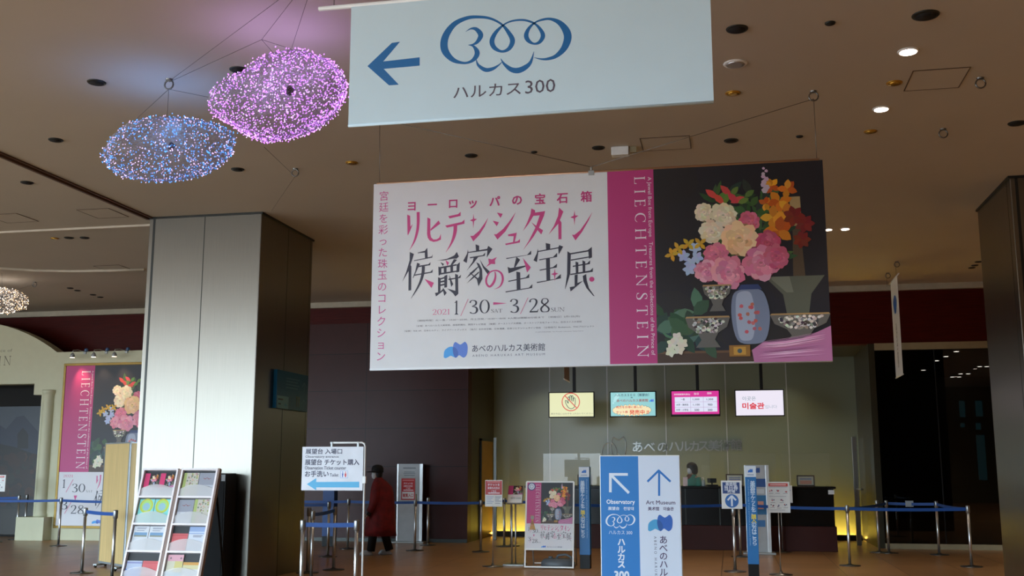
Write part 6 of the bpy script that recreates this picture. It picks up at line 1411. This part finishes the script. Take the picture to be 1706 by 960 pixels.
# ================================================================== oak folding screen
bl_, br_ = on_z(163, 944), on_z(206, 951)
zt = 1.93; bh = .09
t = thing('folding_screen', ((bl_.x + br_.x) / 2, bl_.y, 0), 'pale oak folding screen on castors before the gilt framed poster', 'partition')
fold = Vector((br_.x, br_.y - .02, 0)); right = fold + Vector((.55, .16, 0))
for a, b in ((Vector((bl_.x, bl_.y, 0)), fold), (fold, right)):
    d = (b - a).normalized(); n = Vector((d.y, -d.x, 0)); L = (b - a).length
    p = MB(); p.extrude([a + d * .02 + Vector((0, 0, bh)), a + d * (L - .02) + Vector((0, 0, bh)), a + d * (L - .02) + Vector((0, 0, zt)), a + d * .02 + Vector((0, 0, zt))], n * -.03); p.build('panel', M_WOODLT, t)
    f_ = MB(); w = .02
    for s0, s1, q0, q1 in ((0, w, bh - .02, zt + .02), (L - w, L, bh - .02, zt + .02), (0, L, zt, zt + .02), (0, L, bh - .03, bh)):
        f_.extrude([a + d * s0 + Vector((0, 0, q0)) + n * .006, a + d * s1 + Vector((0, 0, q0)) + n * .006, a + d * s1 + Vector((0, 0, q1)) + n * .006, a + d * s0 + Vector((0, 0, q1)) + n * .006], n * -.042)
    f_.build('frame', mat('silver panel edge', (150, 156, 160), .4, .4), t)
    for s in (.1, L - .1):
        c = a + d * s; MB().box((c.x - .03, c.y - .16, .03), (c.x + .03, c.y + .16, .06), .004).build('foot', M_GREYMET, t)
        for yy in (-.14, .14): MB().tube([(c.x - .012, c.y + yy, .026), (c.x + .012, c.y + yy, .026)], .026, 12).build('castor', M_STEELTRIM, t)

# ================================================================== cream exhibition facade with poster
AY = 21.5; PA = Plane((0, AY, 0))
arc = [PA.uv(x, y) for x, y in ((95, 587), (75, 574), (50, 560), (25, 549), (0, 541))]
p1, p2, p3 = PA.uv(95, 587), PA.uv(54, 560.5), PA.uv(0, 541)      # three points of the round arch give its circle
_d = 2 * (p1[0] * (p2[1] - p3[1]) + p2[0] * (p3[1] - p1[1]) + p3[0] * (p1[1] - p2[1]))
_q = [p[0] ** 2 + p[1] ** 2 for p in (p1, p2, p3)]
xc = (_q[0] * (p2[1] - p3[1]) + _q[1] * (p3[1] - p1[1]) + _q[2] * (p1[1] - p2[1])) / _d
zc0 = (_q[0] * (p3[0] - p2[0]) + _q[1] * (p1[0] - p3[0]) + _q[2] * (p2[0] - p1[0])) / _d
rc = math.hypot(p1[0] - xc, p1[1] - zc0); zs = p1[1]; xr = -12.0
_a0 = math.atan2(p1[1] - zc0, p1[0] - xc)
curve = [(xc + rc * math.cos(_a0 + (math.pi / 2 - _a0) * k / 14), zc0 + rc * math.sin(_a0 + (math.pi / 2 - _a0) * k / 14)) for k in range(15)]
print('ARCH', xc, zc0, rc, zc0 + rc)
out_r = [(xr, 0), (xr, zs)] + curve
jx = PA.uv(62, 760)[0]; zt_ = PA.uv(30, 640)[1]; zk = PA.uv(66, 658)[1]; cx_ = PA.uv(57, 645)[0]
hole = [(jx, 0.0), (jx, zk), (cx_, zk), (cx_, zt_), (2 * xc - cx_, zt_), (2 * xc - cx_, zk), (2 * xc - jx, zk), (2 * xc - jx, 0.0)]
outline = [(jx, 0.0)] + out_r[0:] + [(2 * xc - x, z) for x, z in out_r[::-1]] + hole[::-1][0:7]
t = thing('exhibition_facade', (xc, AY, 0), 'cream arched exhibition facade with pilasters and a dark photo opening', 'facade')
mb = MB(); mb.extrude([(x, AY, z) for x, z in outline], (0, .35, 0)); mb.build('wall_board', M_CREAM, t)
for sgn in (1, -1):
    m = lambda x: x if sgn > 0 else 2 * xc - x
    p0, p1 = PA.uv(66, 760)[0], PA.uv(84, 760)[0]; pcx = m((p0 + p1) / 2); r = (p1 - p0) / 2; zc_ = PA.uv(80, 650)[1]; zp = PA.uv(70, 861)[1]
    MB().lathe((pcx, AY, 0), [(r * 1.15, zp), (r * 1.15, zp + .05), (r * 1.02, zp + .09), (r, zp + .14), (r * .95, zc_ - .2), (r * .98, zc_ - .16), (r * .98, zc_ - .13), (r * 1.1, zc_ - .07), (r * 1.15, zc_ - .06), (r * 1.15, zc_)], 28).build('pilaster', M_CREAM, t)
    e0, e1 = m(PA.uv(40, 880)[0]), m(PA.uv(86, 880)[0]); MB().box((min(e0, e1), AY - .30, 0), (max(e0, e1), AY + .2, zp), .006).build('pedestal', M_CREAM, t)
PF = Plane((0, AY, 0)); k = Ink(PF); a = PF.uv(-133, 612); b = PF.uv(19, 593); k.serif('LIECHTENSTEIN', (2 * xc - b[0], a[1], b[0], b[1]), (110, 104, 84), wt=1.3)
k.text('Treasures from the collections of the Prince of', (xc - 1.6, b[1] + .09, PF.uv(20, 590)[0], b[1] + .16), (140, 136, 112)); k.build('lettering', t)
# backdrop picture inside the opening
t = thing('mountain_backdrop', (xc, AY + .80, 0), 'dark printed mountain backdrop with a small tower inside the facade opening', 'backdrop')
MB().box((xc - 4.6, AY + .80, 0), (xc + 4.6, AY + .84, 3.9)).build('board', M_DARK, t)
PQ = Plane((0, AY + .80, 0)); k = Ink(PQ); h = lambda x, y: PQ.uv(x / 2, 480 + y / 2)
zz = h(60, 395)[1]; k.rect(xc - 4.5, .1, xc + 4.5, zz, (58, 66, 76))
k.poly([(xc - 4.5, .1)] + [h(-260, 470), h(-180, 420), h(-90, 490), h(-30, 440), h(20, 470), h(55, 430), h(80, 425), h(110, 460), h(128, 480), h(160, 470)] + [(xc + 4.5, 2.2), (xc + 4.5, .1)], (34, 42, 60))
k.poly([(xc - 4.5, .1)] + [h(-200, 560), h(-60, 540), h(0, 520), h(50, 530), h(130, 560), h(160, 556)] + [(xc + 4.5, 1.6), (xc + 4.5, .1)], (16, 16, 17))
k.poly([h(58, 535), h(58, 488), h(66, 478), h(76, 466), h(88, 478), h(94, 488), h(94, 535)], (12, 14, 20))
rn = random.Random(2)
for _ in range(160):
    x, y = rn.uniform(-200, 130), rn.uniform(560, 720); k.disc(*h(x, y), rn.uniform(.05, .14), rn.choice(((44, 24, 18), (58, 32, 20), (30, 30, 26), (36, 22, 20))), 7)
k.rect(xc - 4.5, .05, xc + 4.5, .62, (30, 26, 22)); k.build('picture', t)
# small notice on an easel at the left edge
a = on_y(4, 805, 20.6)
t = thing('notice_board', (a.x, 20.6, 0), 'white notice with a red heading at the left edge, in front of the facade opening', 'notice')
MB().box((a.x - .28, 20.6, a.z - .18), (a.x + .07, 20.615, a.z + .17), .003).build('board', M_WHITE, t)
MB().tube([(a.x - .1, 20.625, .01), (a.x - .1, 20.625, a.z)], .011, 8).build('pole', M_CHROME, t); MB().lathe((a.x - .1, 20.625, 0), [(.16, 0), (.16, .01), (.02, .03)], 20).build('base', mat('steel floor plate'), t)
k = Ink(Plane((0, 20.6, 0))); dr_rules(k, (a.x - .275, a.z - .175, a.x + .065, a.z + .165)); k.build('lettering', t)
# framed poster
PP = Plane((0, AY - .045, 0)); ux0, vz1 = PP.uv(108, 606); vz0 = PP.uv(88, 880)[1]; ux0 = (ux0 + PP.uv(88, 880)[0]) / 2; ux1 = ux0 + 2.75
t = thing('framed_poster', ((ux0 + ux1) / 2, AY, vz0), 'large gilt framed exhibition poster on the cream facade', 'poster')
fr_ = MB(); w = .055
fr_.box((ux0, AY - .06, vz0 + w), (ux0 + w, AY - .002, vz1 - w), .008).box((ux1 - w, AY - .06, vz0 + w), (ux1, AY - .002, vz1 - w), .008).box((ux0, AY - .06, vz0), (ux1, AY - .002, vz0 + w), .008).box((ux0, AY - .06, vz1 - w), (ux1, AY - .002, vz1), .008); fr_.build('frame', M_GOLD, t)
MB().box((ux0 + .02, AY - .044, vz0 + .02), (ux1 - .02, AY - .002, vz1 - .02)).build('backing', M_WHITE, t)
poster_art(PP, ux0 + w, vz0 + w, ux1 - w, vz1 - w, t, 14, (.27, .33, .33, .09), .8)
for px, lb in ((133, 'leftmost clip-on spotlight above the gilt framed poster'), (168, 'middle clip-on spotlight above the gilt framed poster'), (202, 'clip-on spotlight above the gilt framed poster, nearest the steel pillar')):
    a = PA.uv(px, 597); c = Vector((a[0], AY - .28, zs - .12))
    s = thing('clip_spotlight', (a[0] + .1, AY, zs), lb, 'spotlight', 'clip-on spotlights on the facade')
    MB().box((a[0] + .10, AY - .03, zs - .06), (a[0] + .16, AY + .05, zs + .012), .004).build('clamp', M_GREYMET, s)
    MB().tube([(a[0] + .13, AY - .03, zs - .01), (a[0] + .05, AY - .16, zs + .02), (a[0], AY - .27, zs), (c.x, c.y, c.z + .06)], .008, 8).build('arm', M_CHROME, s)
    MB().lathe((c.x, c.y, c.z - .02), [(.058, -.02), (.05, .03), (.03, .07), (.015, .08)], 18).build('lamp_head', M_GREYMET, s)
    MB().lathe((c.x, c.y, c.z - .042), [(.05, 0), (.05, .004)], 18).build('lens', mat('lit spotlight lens', (255, 236, 214), .4, emit=(255, 226, 190), emit_s=9), s)
    l = bpy.data.lights.new('spot_beam', 'SPOT'); l.energy = 46; l.spot_size = R(66); l.spot_blend = .9; l.color = (1, .68, .38); l.shadow_soft_size = .05
    o = bpy.data.objects.new('spot_beam', l); o.parent = s; o.location = Vector((c.x, c.y, c.z - .05)) - s.location; o.rotation_euler = (R(16), R(-16), 0); COL.objects.link(o)
    b = PA.uv(px + 15, 588); q = Vector((b[0], AY - .10, zs + .02))
    MB().ball((q.x, q.y, q.z), .045).build('counterweight', mat('blue glass knob', (60, 90, 130), .15, spec=.8), s)
# ceiling lamps out of view, most of them added as warm fill
def hall_spot(x, y, e, size, label, col=(1, .84, .64), z=CEIL - .03):
    s = thing('downlight', (x, y, CEIL - .02), label, 'ceiling light'); MB().lathe((x, y, CEIL - .012), [(.06, 0), (.075, 0), (.085, .012)], 20).build('rim', M_WHITE, s)
    MB().lathe((x, y, CEIL - .016), [(.06, 0), (.06, .003)], 20).build('lamp', mat('lit downlight lens'), s)
    l = bpy.data.lights.new('downlight_beam', 'SPOT'); l.energy = e; l.spot_size = R(size); l.spot_blend = .7; l.color = col; l.shadow_soft_size = .06
    o = bpy.data.objects.new('downlight_beam', l); o.parent = s; o.location = (0, 0, -.03); COL.objects.link(o)

hall_spot(-2.95, 9.75, 36, 60, 'ceiling lamp just before the wide banner, hidden by the arrow banner', (1, .80, .5))
# added fill lamps: over the entrance side, beyond the right pillar, behind the banner
for i, (x, y) in enumerate([(x, y) for y in (-4.5, -1.0, 2.5) for x in (-9.0, -4.5, 0.0, 4.5, 9.0)]):
    hall_spot(x, y, FILL_W, 85, ('first', 'second', 'third')[i // 5] + ' row added fill lamp over the entrance side, ' + ('far left', 'left', 'middle', 'right', 'far right')[i % 5] + ' one', FILL_C)
for x, y, lb in ((9.0, 8.0, 'nearer'), (9.0, 14.0, 'middle'), (9.0, 19.5, 'farthest')): hall_spot(x, y, FILL_W * 2.6, 110, lb + ' added fill lamp right of the right steel pillar', FILL_C)  # added out of view to brighten the right ceiling
for i, (x, y) in enumerate([(x, y) for y in (13.2, 16.5, 19.6) for x in (-3.9, -1.8, .3)]):
    hall_spot(x, y, FILL_W * .25, 100, 'added fill lamp behind the wide banner, ' + ('nearest', 'middle', 'farthest')[i // 3] + ' row, ' + ('left', 'middle', 'right')[i % 3] + ' one', FILL_C)  # added out of view to brighten the far floor
for x, lb in ((-4.2, 'left'), (-2.4, 'second'), (-.6, 'third'), (1.2, 'right')):
    s = thing('recess_downlight', (x, 24.2, RZ - .02), lb + ' soffit lamp over the ticket counter', 'ceiling light'); MB().lathe((x, 24.2, RZ - .012), [(.05, 0), (.065, 0), (.07, .012)], 18).build('rim', M_WHITE, s); MB().lathe((x, 24.2, RZ - .016), [(.05, 0), (.05, .003)], 18).build('lamp', mat('lit downlight lens'), s)
    l = bpy.data.lights.new('downlight_beam', 'SPOT'); l.energy = 48; l.spot_size = R(110); l.spot_blend = .8; l.color = (1, .90, .70); l.shadow_soft_size = .05
    o = bpy.data.objects.new('downlight_beam', l); o.parent = s; o.location = (0, 0, -.03); COL.objects.link(o)
